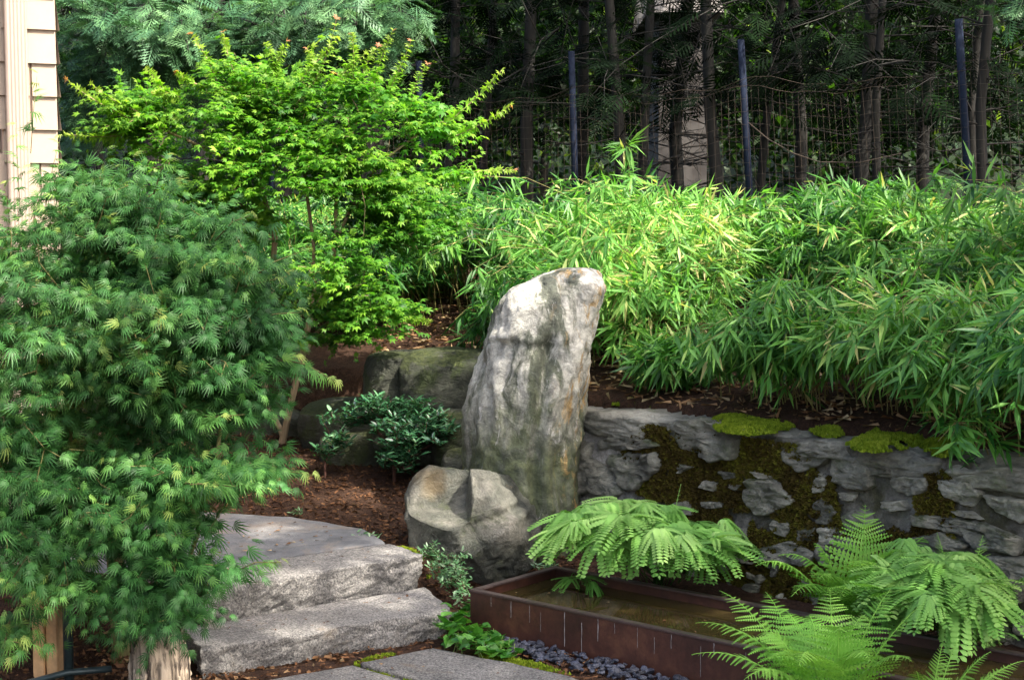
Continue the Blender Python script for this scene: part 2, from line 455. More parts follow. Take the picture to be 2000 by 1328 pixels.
def core_mat():
    m, t, b, out = new_mat('mossy_joint')
    P = pos(t)
    n1 = noise(t, 4.5, 8, .7, P, .5); n2 = noise(t, 70, 6, .75, P); n3 = noise(t, 18, 7, .7, P)
    col = ramp(t, [(.30, (.03, .034, .014)), (.42, (.075, .070, .035)), (.50, (.14, .13, .105)), (.62, (.22, .21, .18)), (.8, (.32, .31, .27))], n1)
    sx = nd(t, 'ShaderNodeSeparateXYZ'); t.links.new(P, sx.inputs[0])
    mo = nd(t, 'ShaderNodeMapRange'); mo.inputs[1].default_value = .66; mo.inputs[2].default_value = .54; t.links.new(sx.outputs[0], mo.inputs[0])
    col = mix(t, mo.outputs[0], col, (.34, .32, .285))
    col = mix(t, .8, col, ramp(t, [(.3, g(.3)), (.7, g(1.5))], n3), 'MULTIPLY')
    col = mix(t, .6, col, ramp(t, [(.3, g(.4)), (.7, g(1.5))], n2), 'MULTIPLY')
    t.links.new(col, b.inputs['Base Color']); b.inputs['Roughness'].default_value = .95
    pr = bump(t, b, n3, 1, .04); bump(t, b, n2, .9, .012, pr)
    return m
M['core'] = core_mat()
def water_mat():
    m, t, b, out = new_mat('still_water')
    n = noise(t, 9, 2, .5, pos(t))
    b.inputs['Base Color'].default_value = (.55, .42, .22, 1)
    b.inputs['Roughness'].default_value = .03; b.inputs['IOR'].default_value = 1.33
    b.inputs['Transmission Weight'].default_value = .55
    t.nodes.active = b
    b.inputs['Base Color'].default_value = (.085, .062, .022, 1)
    bump(t, b, n, .04, .01)
    return m
M['water'] = water_mat()

# ------------------------------------------------------------------ terrain
RL = np.array([[-8, 8.9], [-1.5, 8.6], [-.35, 8.35], [-.05, 7.75], [.28, 7.16], [.85, 6.5], [1.85, 5.43], [3.3, 3.9], [7, 1.5]])
def bankdist(x, y):
    best = np.full(np.shape(x), 1e9); sg = np.ones(np.shape(x))
    for a, b in zip(RL[:-1], RL[1:]):
        d = b - a; L = np.linalg.norm(d)
        t = np.clip(((x - a[0]) * d[0] + (y - a[1]) * d[1]) / L**2, 0, 1)
        qx, qy = x - a[0] - t * d[0], y - a[1] - t * d[1]
        ds = np.hypot(qx, qy); s = np.where(d[0] * qy - d[1] * qx > 0, 1, -1)
        m = ds < best; best = np.where(m, ds, best); sg = np.where(m, s, sg)
    return best * sg

def sst(a, b, x):
    t = np.clip((x - a) / (b - a), 0, 1); return t * t * (3 - 2 * t)

def ground_z(x, y, rough=True):
    x = np.asarray(x, float); y = np.asarray(y, float)
    q = bankdist(x, y)
    a = (x + .25) * -.547 + (y - 5.86) * .837          # behind the lower step's front edge
    low = .20 * sst(.25, .62, a) * sst(.15, -.5, x) * sst(4.9, 5.6, y)
    low = low + .16 * sst(-.2, -2.3, q - 0 * x) * 0 + sst(.3, -.7, x) * .13 * np.clip(y - 6.9, 0, 2.2)
    low = low + .09 * sst(-.75, -.25, q) * sst(-.3, .2, x)
    hi = .72 + .235 * np.clip(q, 0, 2.8) + .03 * np.clip(q - 2.8, 0, 3) + .32 * np.clip(y - 26, 0, 40)
    z = low + (hi - low) * sst(.02, .16, q)
    if rough:
        P = np.stack([x, y, 0 * x], -1)
        z = z + fbm(P * 5, 3, 4) * .018 * sst(30, 20, np.abs(y)) + fbm(P * 22, 4, 3) * .008
    # flat under paving and basin
    return z

gx = np.concatenate([-np.geomspace(400, 6.2, 26), np.arange(-6, 6.01, .07), np.geomspace(6.2, 400, 26)])
gy = np.concatenate([-np.geomspace(400, .6, 26), np.arange(-.4, 3, .2), np.arange(3, 14.01, .07), np.geomspace(14.2, 600, 34)])
GX, GY = np.meshgrid(gx, gy)
GZ = ground_z(GX, GY)
bu = np.array([.765, -.644]); bv = np.array([.644, .765]); B0 = np.array([-.163, 5.88])
BW, BL, BH = .53, 2.9, .17
bs = (GX - B0[0]) * bu[0] + (GY - B0[1]) * bu[1]; bt = (GX - B0[0]) * bv[0] + (GY - B0[1]) * bv[1]
inb = (bs > -.06) & (bs < BL + .06) & (bt > -.06) & (bt < BW + .06)
GZ = np.where(inb, np.minimum(GZ, -.03), GZ)
infront = (bt < -.06) & (GY < 6) & (GY > 3.5)
GZ = np.where(infront & (GZ < .08), np.minimum(GZ, -.004), GZ)
ny, nx = GX.shape
idx = np.arange(ny * nx).reshape(ny, nx)
Q = np.stack([idx[:-1, :-1], idx[:-1, 1:], idx[1:, 1:], idx[1:, :-1]], -1).reshape(-1, 4)
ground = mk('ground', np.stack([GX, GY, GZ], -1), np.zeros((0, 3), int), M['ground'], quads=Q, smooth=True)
tag(ground, 'dark brown mulch and soil under the planting', None, None, 'structure')

def gz1(x, y): return float(ground_z(np.array([x]), np.array([y]))[0])

# ------------------------------------------------------------------ stone block helpers
def poly_block(poly, z0, z1, seed, name, mat, parent=None, res=.018, side=.012, top=.003, chip=.02, round_=.012):
    """a slab from a ground polygon: dense rings, rough sides, rounded arris"""
    P = np.asarray(poly, float); r = np.random.default_rng(seed)
    n = len(P); pts = []
    for i in range(n):
        a, b = P[i], P[(i + 1) % n]; L = np.linalg.norm(b - a); k = max(2, int(L / res))
        for j in range(k): pts.append(a + (b - a) * j / k)
    B = np.array(pts); m = len(B); c = B.mean(0)
    area = np.cross(P[1] - P[0], P[2] - P[1])
    T = nrm(np.roll(B, -3, 0) - np.roll(B, 3, 0)); N = np.stack([T[:, 1], -T[:, 0]], -1) * (1 if area > 0 else -1)
    H = z1 - z0; rings = []
    def ring(inset, z, rough, tr):
        Q3 = np.concatenate([B, np.full((m, 1), z)], 1)
        d = fbm(Q3 * 9 + seed, seed, 5, .6) * side * rough - np.abs(fbm(Q3 * [16, 16, 30] + seed, seed + 9, 4, .6)) * side * 1.1 * rough + vnoise(Q3 * 60 + seed, seed + 8) * side * .16 * rough
        q = B + N * (d - inset)[:, None]
        zz = z + tr * fbm(np.concatenate([q, np.zeros((m, 1))], 1) * 8 + seed, seed + 3, 4)
        rings.append(np.column_stack([q, zz]))
    if side < .01: side *= .6
    ring(chip, z0, 1.5, 0)
    for k in range(1, 14): ring(chip * (1 - k / 14) ** 1.6, z0 + (H - round_) * k / 14, 1.5, 0)
    ring(0, z1 - round_, 1.1, top * 2); ring(round_ * .35, z1 - round_ * .3, .9, top * 2); ring(round_ * 1.1, z1, .7, top)
    flat = rings[-1]
    for s in (.9, .75, .55, .3, .1):
        q = c + (flat[:, :2] - c) * s
        zz = z1 + top * fbm(np.column_stack([q, np.zeros(m)]) * 8 + seed, seed + 3, 4) + top * .5
        rings.append(np.column_stack([q, zz]))
    V = np.concatenate(rings); k = len(rings)
    i = np.arange(k - 1)[:, None] * m; j = np.arange(m)[None]; j2 = (j + 1) % m
    Qd = np.stack([i + j, i + j2, i + m + j2, i + m + j], -1).reshape(-1, 4)
    if area < 0: Qd = Qd[:, ::-1]
    V = np.concatenate([V, [[c[0], c[1], z1 + top * .5]]])
    last = (k - 1) * m
    F = np.stack([last + np.arange(m), last + (np.arange(m) + 1) % m, np.full(m, len(V) - 1)], -1)
    if area < 0: F = F[:, ::-1]
    return mk(name, V, F, mat, parent, quads=Qd, smooth=True)

# lower path: granite slabs with mossy joints
path = mk('path', [[-1.3, 3.6, .002], [.0, 3.6, .002], [.22, 5.30, .002], [-.28, 5.75, .002], [-.5, 5.58, .002], [-1.2, 5.2, .002]], [[0, 1, 2], [0, 2, 3], [0, 3, 4], [0, 4, 5]], M['ground'])
tag(path, 'dark bedding under the lower granite paving slabs', None, None, 'structure')
def gp(*pp, z=.03): return [on_z(a, b, z)[:2] for a, b in pp]
slabA = gp((703, 1293), (845, 1263), (985, 1290), (1112, 1318), (1190, 1350), (1000, 1470), (830, 1330))
slabB = gp((690, 1297), (800, 1328), (985, 1480), (760, 1560), (560, 1390), (470, 1335))
poly_block(slabA, -.05, .03, 21, 'paving_slab', M['pave'], path, .02, .006, .003, .006, .008)
poly_block(slabB, -.05, .03, 22, 'paving_slab', M['pave'], path, .02, .006, .003, .006, .008)
# two granite steps and the landing slab
tag(poly_block([(-1.09, 5.26), (-.245, 5.81), (-.225, 5.86), (-.36, 6.19), (-1.22, 5.56)], -.05, .105, 31, 'granite_step', M['granite'], None, .012, .020, .003, .035, .006),
    'lower rough granite step above the paving slabs', 'step', 'granite steps')
tag(poly_block([(-1.15, 5.58), (-.385, 6.18), (-.365, 6.215), (-.52, 6.42), (-1.27, 5.90)], .090, .235, 32, 'granite_step', M['granite'], None, .012, .020, .003, .030, .006),
    'upper rough granite step with sunlit front edge below the landing slab', 'step', 'granite steps')
tag(poly_block([(-1.27, 5.915), (-.54, 6.435), (-.66, 6.73), (-1.03, 7.0), (-1.55, 7.15), (-1.95, 6.3), (-1.6, 5.85)], .16, .238, 33, 'landing_slab', M['bluestone'], None, .03, .006, .003, .004, .006),
    'smooth blue grey stone landing slab behind the granite steps', 'slab')

# ------------------------------------------------------------------ water basin
basin = thing('water_basin', 'long low basin of rusty brown weathered steel holding still water', 'basin')
def bp(s, t, z): p = B0 + bu * s + bv * t; return [p[0], p[1], z]
def bbox_(name, s0, s1, t0, t1, z0, z1, mat, bev=.003):
    V = [bp(s, t, z) for z in (z0, z1) for (s, t) in ((s0, t0), (s1, t0), (s1, t1), (s0, t1))]
    bm = bmesh.new(); vs = [bm.verts.new(v) for v in V]
    for f in ((0, 3, 2, 1), (4, 5, 6, 7), (0, 1, 5, 4), (1, 2, 6, 5), (2, 3, 7, 6), (3, 0, 4, 7)): bm.faces.new([vs[i] for i in f])
    bmesh.ops.recalc_face_normals(bm, faces=bm.faces)
    if bev: bmesh.ops.bevel(bm, geom=bm.edges[:], offset=bev, segments=2, affect='EDGES')
    me = bpy.data.meshes.new(name); bm.to_mesh(me); bm.free(); me.materials.append(mat)
    o = bpy.data.objects.new(name, me); C.objects.link(o); return o
TH = .008; RIM = .028
for nm, a in (('side_plate', (0, BL, 0, TH)), ('side_plate', (0, BL, BW - TH, BW)), ('end_plate', (0, TH, TH + .001, BW - TH - .001)), ('end_plate', (BL - TH, BL, TH + .001, BW - TH - .001))):
    bbox_(nm, *a, -.03, BH - .009, M['corten'], .001).parent = basin
for a in ((-.004, BL + .004, -.004, RIM), (-.004, BL + .004, BW - RIM, BW + .004), (-.004, RIM, RIM + .001, BW - RIM - .001), (BL - RIM, BL + .004, RIM + .001, BW - RIM - .001)):
    bbox_('rim', *a, BH - .008, BH, M['rimsteel'], .002).parent = basin
bbox_('floor_plate', TH + .001, BL - TH - .001, TH + .001, BW - TH - .001, -.025, -.015, M['corten'], 0).parent = basin
wv = bbox_('water', TH + .002, BL - TH - .002, TH + .002, BW - TH - .002, -.012, .125, M['water'], 0); wv.parent = basin
# lime streaks and rivet marks on the front plate
for k in range(17):
    s = .12 + .085 * k + random.uniform(-.03, .03); L = random.uniform(.02, .13); wd = random.uniform(.0007, .002)
    z1 = BH - .012 - random.uniform(0, .03) * (k % 2)
    pts = []
    for q in range(7):
        z = z1 - L * q / 6; j = random.uniform(-.0008, .0008); h = wd * random.uniform(.4, 1.2)
        pts += [bp(s + j - h, -.0016, z), bp(s + j + h, -.0016, z)]
    F = []
    for q in range(6): F += [[2 * q, 2 * q + 1, 2 * q + 3], [2 * q, 2 * q + 3, 2 * q + 2]]
    mk('lime_streak', pts, F, M['lime'], basin)
place(basin, (*(B0 + bu * BL / 2 + bv * BW / 2), 0))

# ------------------------------------------------------------------ standing stone
def profile_stone(rows, d, depth, seed, zbot):
    rows = sorted(rows); ys = np.array([r[0] for r in rows], float)
    l = np.array([r[1] for r in rows], float); r_ = np.array([r[2] for r in rows], float)
    K, Mn = 110, 120
    yy = np.concatenate([np.linspace(ys[0], ys[0] + 30, 16)[:-1], np.linspace(ys[0] + 30, ys[-1], K - 15)])
    L = np.interp(yy, ys, l); R = np.interp(yy, ys, r_)
    ker = np.ones(5) / 5
    V = []
    th = np.arange(Mn) * 2 * math.pi / Mn
    for k in range(len(yy)):
        a, b = at(L[k], yy[k], d), at(R[k], yy[k], d)
        c = (a + b) / 2; hw = max((b[0] - a[0]) / 2 - .030, .02)
        f = k / (len(yy) - 1)
        hd = depth * (.35 + .65 * min(1, (hw / .27)) ) * (.55 + .45 * min(1, f * 2.2))
        ex = 2.5
        cs, sn = np.cos(th), np.sin(th)
        x = np.sign(cs) * np.abs(cs) ** (2 / ex) * hw; y = np.sign(sn) * np.abs(sn) ** (2 / ex) * hd
        # facets: front ridge a little right of the middle
        y = y + np.where(sn < 0, -.05 * np.clip(1 - np.abs(x / hw - .35) / .9, 0, 1), 0) * min(1, f * 2)
        V.append(np.stack([c[0] + x, c[1] + y + .04 * f * 0, np.full(Mn, c[2])], -1))
    V = np.array(V)
    P = V.reshape(-1, 3)
    cen = np.repeat(V.mean(1), Mn, 0); out = nrm((P - cen) * [1, 1, .2])
    q = P * [1, 1, .45]
    disp = .075 * fbm(q * 3.2 + 5, seed, 5, .55) + .042 * (1 - 2.2 * np.abs(fbm(q * 5.5, seed + 3, 4))) + .016 * fbm(P * 24, seed + 5, 4, .65)
    zl = 1.06 + .05 * fbm(P * [7, 7, 0] + 3, 91, 4, .6) - .10 * np.clip((P[:, 0] - .02) / .3, -1, 1) * 0
    front = sst(.0, -.12, (P[:, 1] - d))
    disp += front * .034 * sst(-.02, .01, P[:, 2] - zl) * sst(.28, .15, P[:, 0]) * sst(.45, .1, P[:, 2] - zl)
    grv = np.exp(-((P[:, 0] - .13 - .10 * (P[:, 2] - .7) + .03 * fbm(P * [0, 0, 6], 77, 3)) / .032) ** 2)
    disp -= front * grv * .06 * sst(1.15, .95, P[:, 2])
    P = P + out * disp[:, None]
    V = P.reshape(len(yy), Mn, 3)
    k = len(yy)
    i = np.arange(k - 1)[:, None] * Mn; j = np.arange(Mn)[None]; j2 = (j + 1) % Mn
    Qd = np.stack([i + j, i + Mn + j, i + Mn + j2, i + j2], -1).reshape(-1, 4)
    top = V[0].mean(0) + [0, 0, .004]
    P = np.concatenate([V.reshape(-1, 3), [top]])
    F = np.stack([np.arange(Mn), (np.arange(Mn) + 1) % Mn, np.full(Mn, len(P) - 1)], -1)
    return P, F, Qd
rows = [(524, 1108, 1150), (528, 1088, 1160), (535, 1062, 1168), (545, 1035, 1172), (560, 1008, 1173), (580, 990, 1168), (610, 972, 1160), (650, 955, 1156),
        (700, 938, 1154), (750, 924, 1154), (800, 913, 1152), (850, 908, 1145), (900, 906, 1140), (950, 908, 1135), (1000, 915, 1128), (1060, 920, 1120), (1110, 930, 1110)]
P, F, Qd = profile_stone(rows, 7.0, .27, 40, .05)
tag(mk('standing_stone', P, F, M['standing'], None, None, True, Qd), 'tall leaning upright stone with pale lichen and green algae beside the wall', 'standing stone')

# ------------------------------------------------------------------ hollowed boulder
D, F = ico(6)
p = D / (np.sum(np.abs(D) ** 2.6, axis=1) ** (1 / 2.6))[:, None]
for n, o in (((.75, -.1, .55), .83), ((.9, -.4, .1), .84), ((.15, -1, .25), .74), ((-.5, -.85, -.1), .78), ((-.95, 0, -.15), .86), ((.5, -.8, -.3), .8), ((.1, .2, 1), .86), ((-.25, -.75, -.6), .8), ((.55, -.55, .62), .82)):
    n = nrm(n); t = p @ n - o; p = p - np.maximum(t, 0)[:, None] * n * .96
q = p.copy()
p = p * (1 + .08 * fbm(q * 1.7, 61, 4) + .06 * (1 - 2.5 * np.abs(fbm(q * 2.6, 65, 4))) + .008 * fbm(q * 14, 66, 4))[:, None]
# irregular crack across the front
cr = np.abs(q[:, 0] - .12 + .55 * (q[:, 2] - .1) + .22 * fbm(q * 3, 71, 3))
p = p * (1 - .07 * np.exp(-(cr / .05) ** 2) * (q[:, 1] < 0))[:, None]
cr = np.abs(q[:, 2] - .12 - .35 * q[:, 0] + .15 * fbm(q * 4, 73, 3))
p = p * (1 - .08 * np.exp(-(cr / .06) ** 2) * (q[:, 1] < 0) * (q[:, 0] > -.1))[:, None]
# the scooped hollow, open to the upper left
zf = .06 + .44 * (p[:, 1] + .85) + .22 * np.clip((p[:, 0] + .45) / .6, -1, 1) ** 2 * .6
xb = .08 - .12 * np.sin((p[:, 1] + .9) * 2.2); yb = .10 + .50 * np.minimum(p[:, 0] + .15, 0)
mk_ = sst(.05, -.02, p[:, 0] - xb) * sst(.05, -.02, p[:, 1] - yb)
p[:, 2] = np.where(p[:, 2] > zf, p[:, 2] + (zf - p[:, 2]) * mk_, p[:, 2])
V = p * [.295, .27, .27] + at(918, 1027, 6.62)
tag(mk('hollowed_boulder', V, F, M['boulder'], None, None, True), 'rounded dark boulder with a smooth scooped hollow at the foot of the standing stone', 'boulder')

# ------------------------------------------------------------------ stone wall on the right
wall = thing('stone_wall', 'mossy dry stone retaining wall below the bamboo bank', 'wall')
WL = np.array([[.22, 7.16], [.85, 6.46], [1.85, 5.38], [3.2, 3.95], [4.4, 2.9]])
wd = np.diff(WL, axis=0); wl = np.linalg.norm(wd, axis=1); wcum = np.concatenate([[0], np.cumsum(wl)])
def wpt(s):
    s = np.clip(s, 0, wcum[-1] - 1e-6); k = int(np.searchsorted(wcum, s, side='right') - 1)
    d = wd[k] / wl[k]; return WL[k] + d * (s - wcum[k]), d, np.array([d[1], -d[0]])     # point, along, outward normal
def wface(s, z, o=0.0):           # point on the battered face
    p, d, n = wpt(s); n = n if n[1] < 0 else -n
    q = p + n * (o + (.74 - z) * .10); return np.array([q[0], q[1], z])
def wall_hit(px, py):
    r = ray(px, py); best = None
    for s in np.linspace(0, wcum[-1], 240):
        p = wface(s, .4)
        if r[1] <= 0: continue
        e = abs(p[0] / p[1] - r[0] / r[1])
        if best is None or e < best[0]: best = (e, s)
    s = best[1]; z = .4
    for _ in range(6):
        p = wface(s, z); z = CAM_H + r[2] / r[1] * p[1]
        # refine s
        e0 = wface(s, z); e1 = wface(s + .01, z)
        f0 = e0[0] / e0[1] - r[0] / r[1]; f1 = e1[0] / e1[1] - r[0] / r[1]
        if abs(f1 - f0) > 1e-9: s = float(np.clip(s - f0 / (f1 - f0) * .01, 0, wcum[-1]))
    return s, z
# backing core
ss = np.arange(0, wcum[-1], .025); zz = np.linspace(-.06, .715, 34)
V = []
for s in ss:
    for z in zz: V.append(wface(s, z))
    p, d, n = wpt(s); n = n if n[1] < 0 else -n
    for o in (-.05, -.15, -.3): q = p + n * o; V.append([q[0], q[1], .715])
V = np.array(V); k = len(zz) + 3
V = V + nrm(np.array([-.7, -.7, .1])) * (fbm(V * 6, 51, 5, .6) * .022 + fbm(V * 28, 52, 3) * .008 - .012)[:, None]
i = np.arange(len(ss) - 1)[:, None] * k; j = np.arange(k - 1)[None]
Qd = np.stack([i + j, i + k + j, i + k + j + 1, i + j + 1], -1).reshape(-1, 4)
mk('joint_fill', V, np.zeros((0, 3), int), M['core'], wall, quads=Qd, smooth=True)

c3 = lambda pts: [(1100 + x * .256, 720 + y * .256) for x, y in pts]
c4 = lambda pts: [(1500 + x * .256, 720 + y * .256) for x, y in pts]
c5 = lambda pts: [(1300 + x * .35, 863 + y * .35) for x, y in pts]
polys = [c3([(250, 545), (420, 520), (700, 540), (770, 590), (640, 610), (400, 620), (260, 610)]),
         c3([(330, 650), (560, 640), (740, 640), (770, 760), (620, 880), (560, 935), (460, 900), (340, 740)]),
         c3([(190, 680), (320, 740), (460, 950), (340, 990), (230, 940)]),
         c3([(110, 560), (220, 560), (200, 690), (215, 930), (120, 960), (90, 760)]),
         c3([(800, 430), (900, 380), (1100, 385), (1250, 480), (1360, 530), (1340, 680), (1150, 700), (900, 610), (820, 540)]),
         c3([(1390, 850), (1500, 835), (1640, 850), (1790, 1000), (1700, 1060), (1560, 1115), (1470, 1110), (1400, 1000)]),
         c4([(85, 600), (330, 590), (490, 680), (400, 740), (270, 785), (110, 690)]),
         c4([(490, 650), (700, 690), (800, 760), (810, 900), (680, 925), (500, 860)]),
         c4([(960, 820), (1230, 830), (1235, 930), (1090, 975), (950, 890)]),
         c4([(1300, 850), (1550, 850), (1650, 950), (1560, 1060), (1380, 990)]),
         c4([(1640, 960), (1953, 1000), (2100, 1080), (1960, 1170), (1740, 1090)]),
         c4([(1120, 1100), (1450, 1130), (1640, 1190), (1500, 1285), (1300, 1225), (1130, 1180)]),
         c4([(240, 1225), (380, 1210), (350, 1330), (250, 1310)]), c4([(400, 1210), (610, 1200), (570, 1330), (420, 1335)]),
         c5([(490, 590), (720, 550), (850, 620), (800, 690), (560, 650)]), c5([(1380, 530), (1550, 500), (1700, 580), (1560, 650), (1370, 630)]),
         c5([(1770, 640), (1999, 640), (2060, 760), (1850, 770)]), c5([(1700, 780), (1999, 780), (1990, 900), (1780, 900)]),
         c5([(1590, 420), (1830, 470), (1990, 540), (1980, 630), (1730, 600)]),
         c5([(1380, 650), (1560, 665), (1680, 660), (1650, 790), (1420, 790)]), c5([(250, 470), (450, 480), (470, 560), (300, 580)]),
         c5([(860, 560), (1040, 520), (1100, 600), (960, 700), (850, 660)]),
         c3([(1280, 880), (1380, 880), (1330, 935)]), c3([(870, 720), (1010, 745), (900, 800)]), c3([(1190, 780), (1330, 790), (1340, 830), (1230, 845)]),
         c3([(1420, 780), (1560, 800), (1650, 840), (1520, 835)]), c3([(1060, 1010), (1220, 1015), (1230, 1060), (1100, 1065)]),
         c3([(1090, 850), (1180, 870), (1160, 940), (1060, 900)]), c4([(830, 730), (930, 740), (960, 800), (860, 810)]), c4([(560, 940), (680, 940), (660, 1010), (570, 1000)]),
         c4([(1420, 1080), (1560, 1090), (1640, 1150), (1480, 1120)]), c4([(880, 1010), (1060, 1000), (1090, 1070), (920, 1080)])]
def wall_stone(sz, seed, dep):
    B = np.array(sz, float); c = B.mean(0); m = 48; B = c + (B - c) * 1.06
    # resample and roughen outline
    L = np.concatenate([[0], np.cumsum(np.linalg.norm(np.roll(B, -1, 0) - B, axis=1))])
    t = np.arange(m) / m * L[-1]; BB = np.concatenate([B, B[:1]])
    O = np.stack([np.interp(t, L, BB[:, 0]), np.interp(t, L, BB[:, 1])], -1)
    ker = np.array([.2, .6, .2]); O = ker[0] * np.roll(O, 1, 0) + ker[1] * O + ker[2] * np.roll(O, -1, 0)
    size = np.sqrt(np.ptp(O[:, 0]) * np.ptp(O[:, 1]))
    O = O + (c - O) * .03 + np.stack([fbm(np.column_stack([O * 30, np.full(m, seed)]), 5, 3), fbm(np.column_stack([O * 30, np.full(m, seed + 50)]), 6, 3)], -1) * size * .05
    r = np.random.default_rng(seed); tilt = r.uniform(-.35, .35, 2)
    V = []
    RG = ((1.0, -.5), (1.0, .35), (.98, .72), (.94, .92), (.84, 1.0), (.70, 1.02), (.52, 1.02), (.34, 1.0), (.16, 1.0))
    for sc, dp in RG:
        q = c + (O - c) * sc
        nz = fbm(np.column_stack([q * 14, np.full(m, seed * 1.7)]), 7, 5, .65); rg = np.abs(fbm(np.column_stack([q * [10, 34], np.full(m, seed)]), 8, 4))
        for (s, z), nn, g_ in zip(q, nz, rg):
            o = dep * dp + (dep * 1.1 * nn - dep * 1.3 * g_ + ((s - c[0]) * tilt[0] + (z - c[1]) * tilt[1]) * .5) * (1 if dp > .2 else 0)
            V.append(wface(s, z, o))
    V.append(wface(c[0], c[1], dep)); k = len(RG)
    i = np.arange(k - 1)[:, None] * m; j = np.arange(m)[None]; j2 = (j + 1) % m
    Qd = np.stack([i + j, i + j2, i + m + j2, i + m + j], -1).reshape(-1, 4)
    F = np.stack([(k - 1) * m + np.arange(m), (k - 1) * m + (np.arange(m) + 1) % m, np.full(m, len(V) - 1)], -1)
    return np.array(V), F, Qd
SP = []
for n, pl in enumerate(polys):
    sz = np.array([wall_hit(*p) for p in pl])
    a = .5 * np.sum(sz[:, 0] * np.roll(sz[:, 1], -1) - np.roll(sz[:, 0], -1) * sz[:, 1])
    if a < 0: sz = sz[::-1]
    SP.append(sz)
    V, F, Qd = wall_stone(sz, 100 + n, .028 + .012 * random.random())
    mk('stone', V, F, M['wstone'], wall, quads=Qd, smooth=True)
def inpoly(s, z, poly):
    x = np.asarray(s); y = np.asarray(z); r = np.zeros(x.shape, bool); n = len(poly)
    for i in range(n):
        (x1, y1), (x2, y2) = poly[i], poly[(i + 1) % n]
        c = (y1 > y) != (y2 > y)
        r ^= c & (x < (x2 - x1) * (y - y1) / (y2 - y1 + 1e-12) + x1)
    return r
# further stones where the ferns hide the face and beyond the frame
cells = []
for k in range(3000):
    s = random.uniform(.1, wcum[-1] - .2); z = random.uniform(.04, .60); a = random.uniform(.03, .13); b = random.uniform(.02, .06)
    pt = np.array([(s + a * math.cos(t), z + b * math.sin(t)) for t in np.linspace(0, 2 * math.pi, 8)[:-1]])
    if any(abs(s - c[0]) < (a + c[2]) * .84 and abs(z - c[1]) < (b + c[3]) * .84 for c in cells): continue
    ok = True
    for sp in SP:
        e = np.array([(s + 1.15 * a * math.cos(t), z + 1.15 * b * math.sin(t)) for t in np.linspace(0, 2 * math.pi, 14)[:-1]])
        if inpoly(e[:, 0], e[:, 1], sp).any() or inpoly(sp[:, 0], sp[:, 1], e).any() or inpoly(np.array([s]), np.array([z]), sp).any(): ok = False; break
    if not ok: continue
    # leave the mossy stretch open
    if .55 < s < 1.5 and z > .22 and random.random() < .6: continue
    if len(cells) > 150: break
    cells.append((s, z, a, b))
    pt = pt * 1 + np.random.default_rng(k).uniform(-.016, .016, pt.shape)
    V, F, Qd = wall_stone(pt, 300 + k, .026)
    mk('stone', V, F, M['wstone'], wall, quads=Qd, smooth=True)
# cap stones along the top edge
def cap(pxa, pxb, zc, hgt, dep, seed, out=.03):
    sa, _ = wall_hit(*pxa); sb, _ = wall_hit(*pxb)
    V, F = rock([abs(sb - sa) / 2 * 1.03, dep / 2, hgt / 2], seed, 5, 6.0, 12, .075, 2.6, (.84, 1.05))
    V = V + np.array([0, 0, 1])[None] * (fbm(V * [9, 9, 30], seed, 4) * .022)[:, None]
    V[:, 1] += (1 - 2 * np.abs(fbm(V * [10, 10, 38], seed + 2, 4))) * .016
    p, d, n = wpt((sa + sb) / 2); n = n if n[1] < 0 else -n
    R = np.array([[d[0], n[0] * -1, 0], [d[1], n[1] * -1, 0], [0, 0, 1]])
    V = V @ R.T + np.array([*(p - n * (dep / 2 - out)), zc])
    return mk('cap_stone', V, F, M['capstone'], wall, None, True)
cap((1128, 820), (1305, 840), .672, .13, .34, 201, .035)
cap((1300, 830), (1392, 850), .685, .10, .36, 202, .02)
cap((1385, 845), (1560, 870), .672, .10, .34, 203, .0)
cap((1556, 860), (1668, 880), .685, .085, .36, 204, .045)
cap((1672, 885), (1835, 905), .672, .11, .40, 205, .035)
cap((1838, 905), (2080, 940), .668, .13, .44, 206, .04)
cap((2090, 940), (2400, 980), .665, .13, .42, 207, .03)
cap((2410, 960), (2900, 980), .665, .13, .42, 208, .03)
# moss on the face: dark tufts in the joints, and bright cushions on top
TUFT_V = np.array([[-.5, 0, 0], [.5, 0, 0], [.1, .15, 1.], [0, -.5, 0], [0, .5, 0], [-.25, 0, .9], [-.4, .35, 0], [.4, .3, 0], [.1, .6, .75]])
TUFT_F = np.array([[0, 1, 2], [3, 4, 5], [6, 7, 8]])
mb = MB(); N = 52000
s = rng.uniform(.25, 2.35, N); z = rng.uniform(.05, .70, N)
mask = fbm(np.stack([s * 3.4, z * 3.4, 0 * s], -1) + 4, 31, 4, .6)
cen = -1.5 * (s < .48 + .05 * np.sin(z * 20)) + np.exp(-((s - .95) / .42) ** 2) * .55 + .25 * np.exp(-((s - 1.45) / .5) ** 2) - .28
keep = mask + cen + .12 * np.sin(z * 3) > .0
for sp in SP:
    ins = inpoly(s, z, sp); keep &= ~(ins & (rng.random(N) < .72))
s, z = s[keep], z[keep]
PP = np.array([wface(a, b, .0) for a, b in zip(s, z)])
PP += np.array([-.7, -.7, .1]) * (fbm(PP * 6, 51, 5, .6) * .022 + fbm(PP * 28, 52, 3) * .008 - .004 + .016 * rng.random(len(PP)) + .012 * fbm(PP * 11, 58, 3))[:, None]
up = np.tile([0, 0, 1.], (len(PP), 1)) + rsphere(len(PP)) * .5
nrmv = np.tile([-.7, -.72, .25], (len(PP), 1)) + rsphere(len(PP)) * .5
vv = np.clip(.5 + .5 * fbm(PP * 9, 33, 3) + rng.normal(0, .16, len(PP)), 0, 1)
scatter(mb, TUFT_V, TUFT_F, PP, up, nrmv, rng.uniform(.009, .019, len(PP)), vv)
tag(mb.build('moss', M['mossd'], wall), kind='stuff')
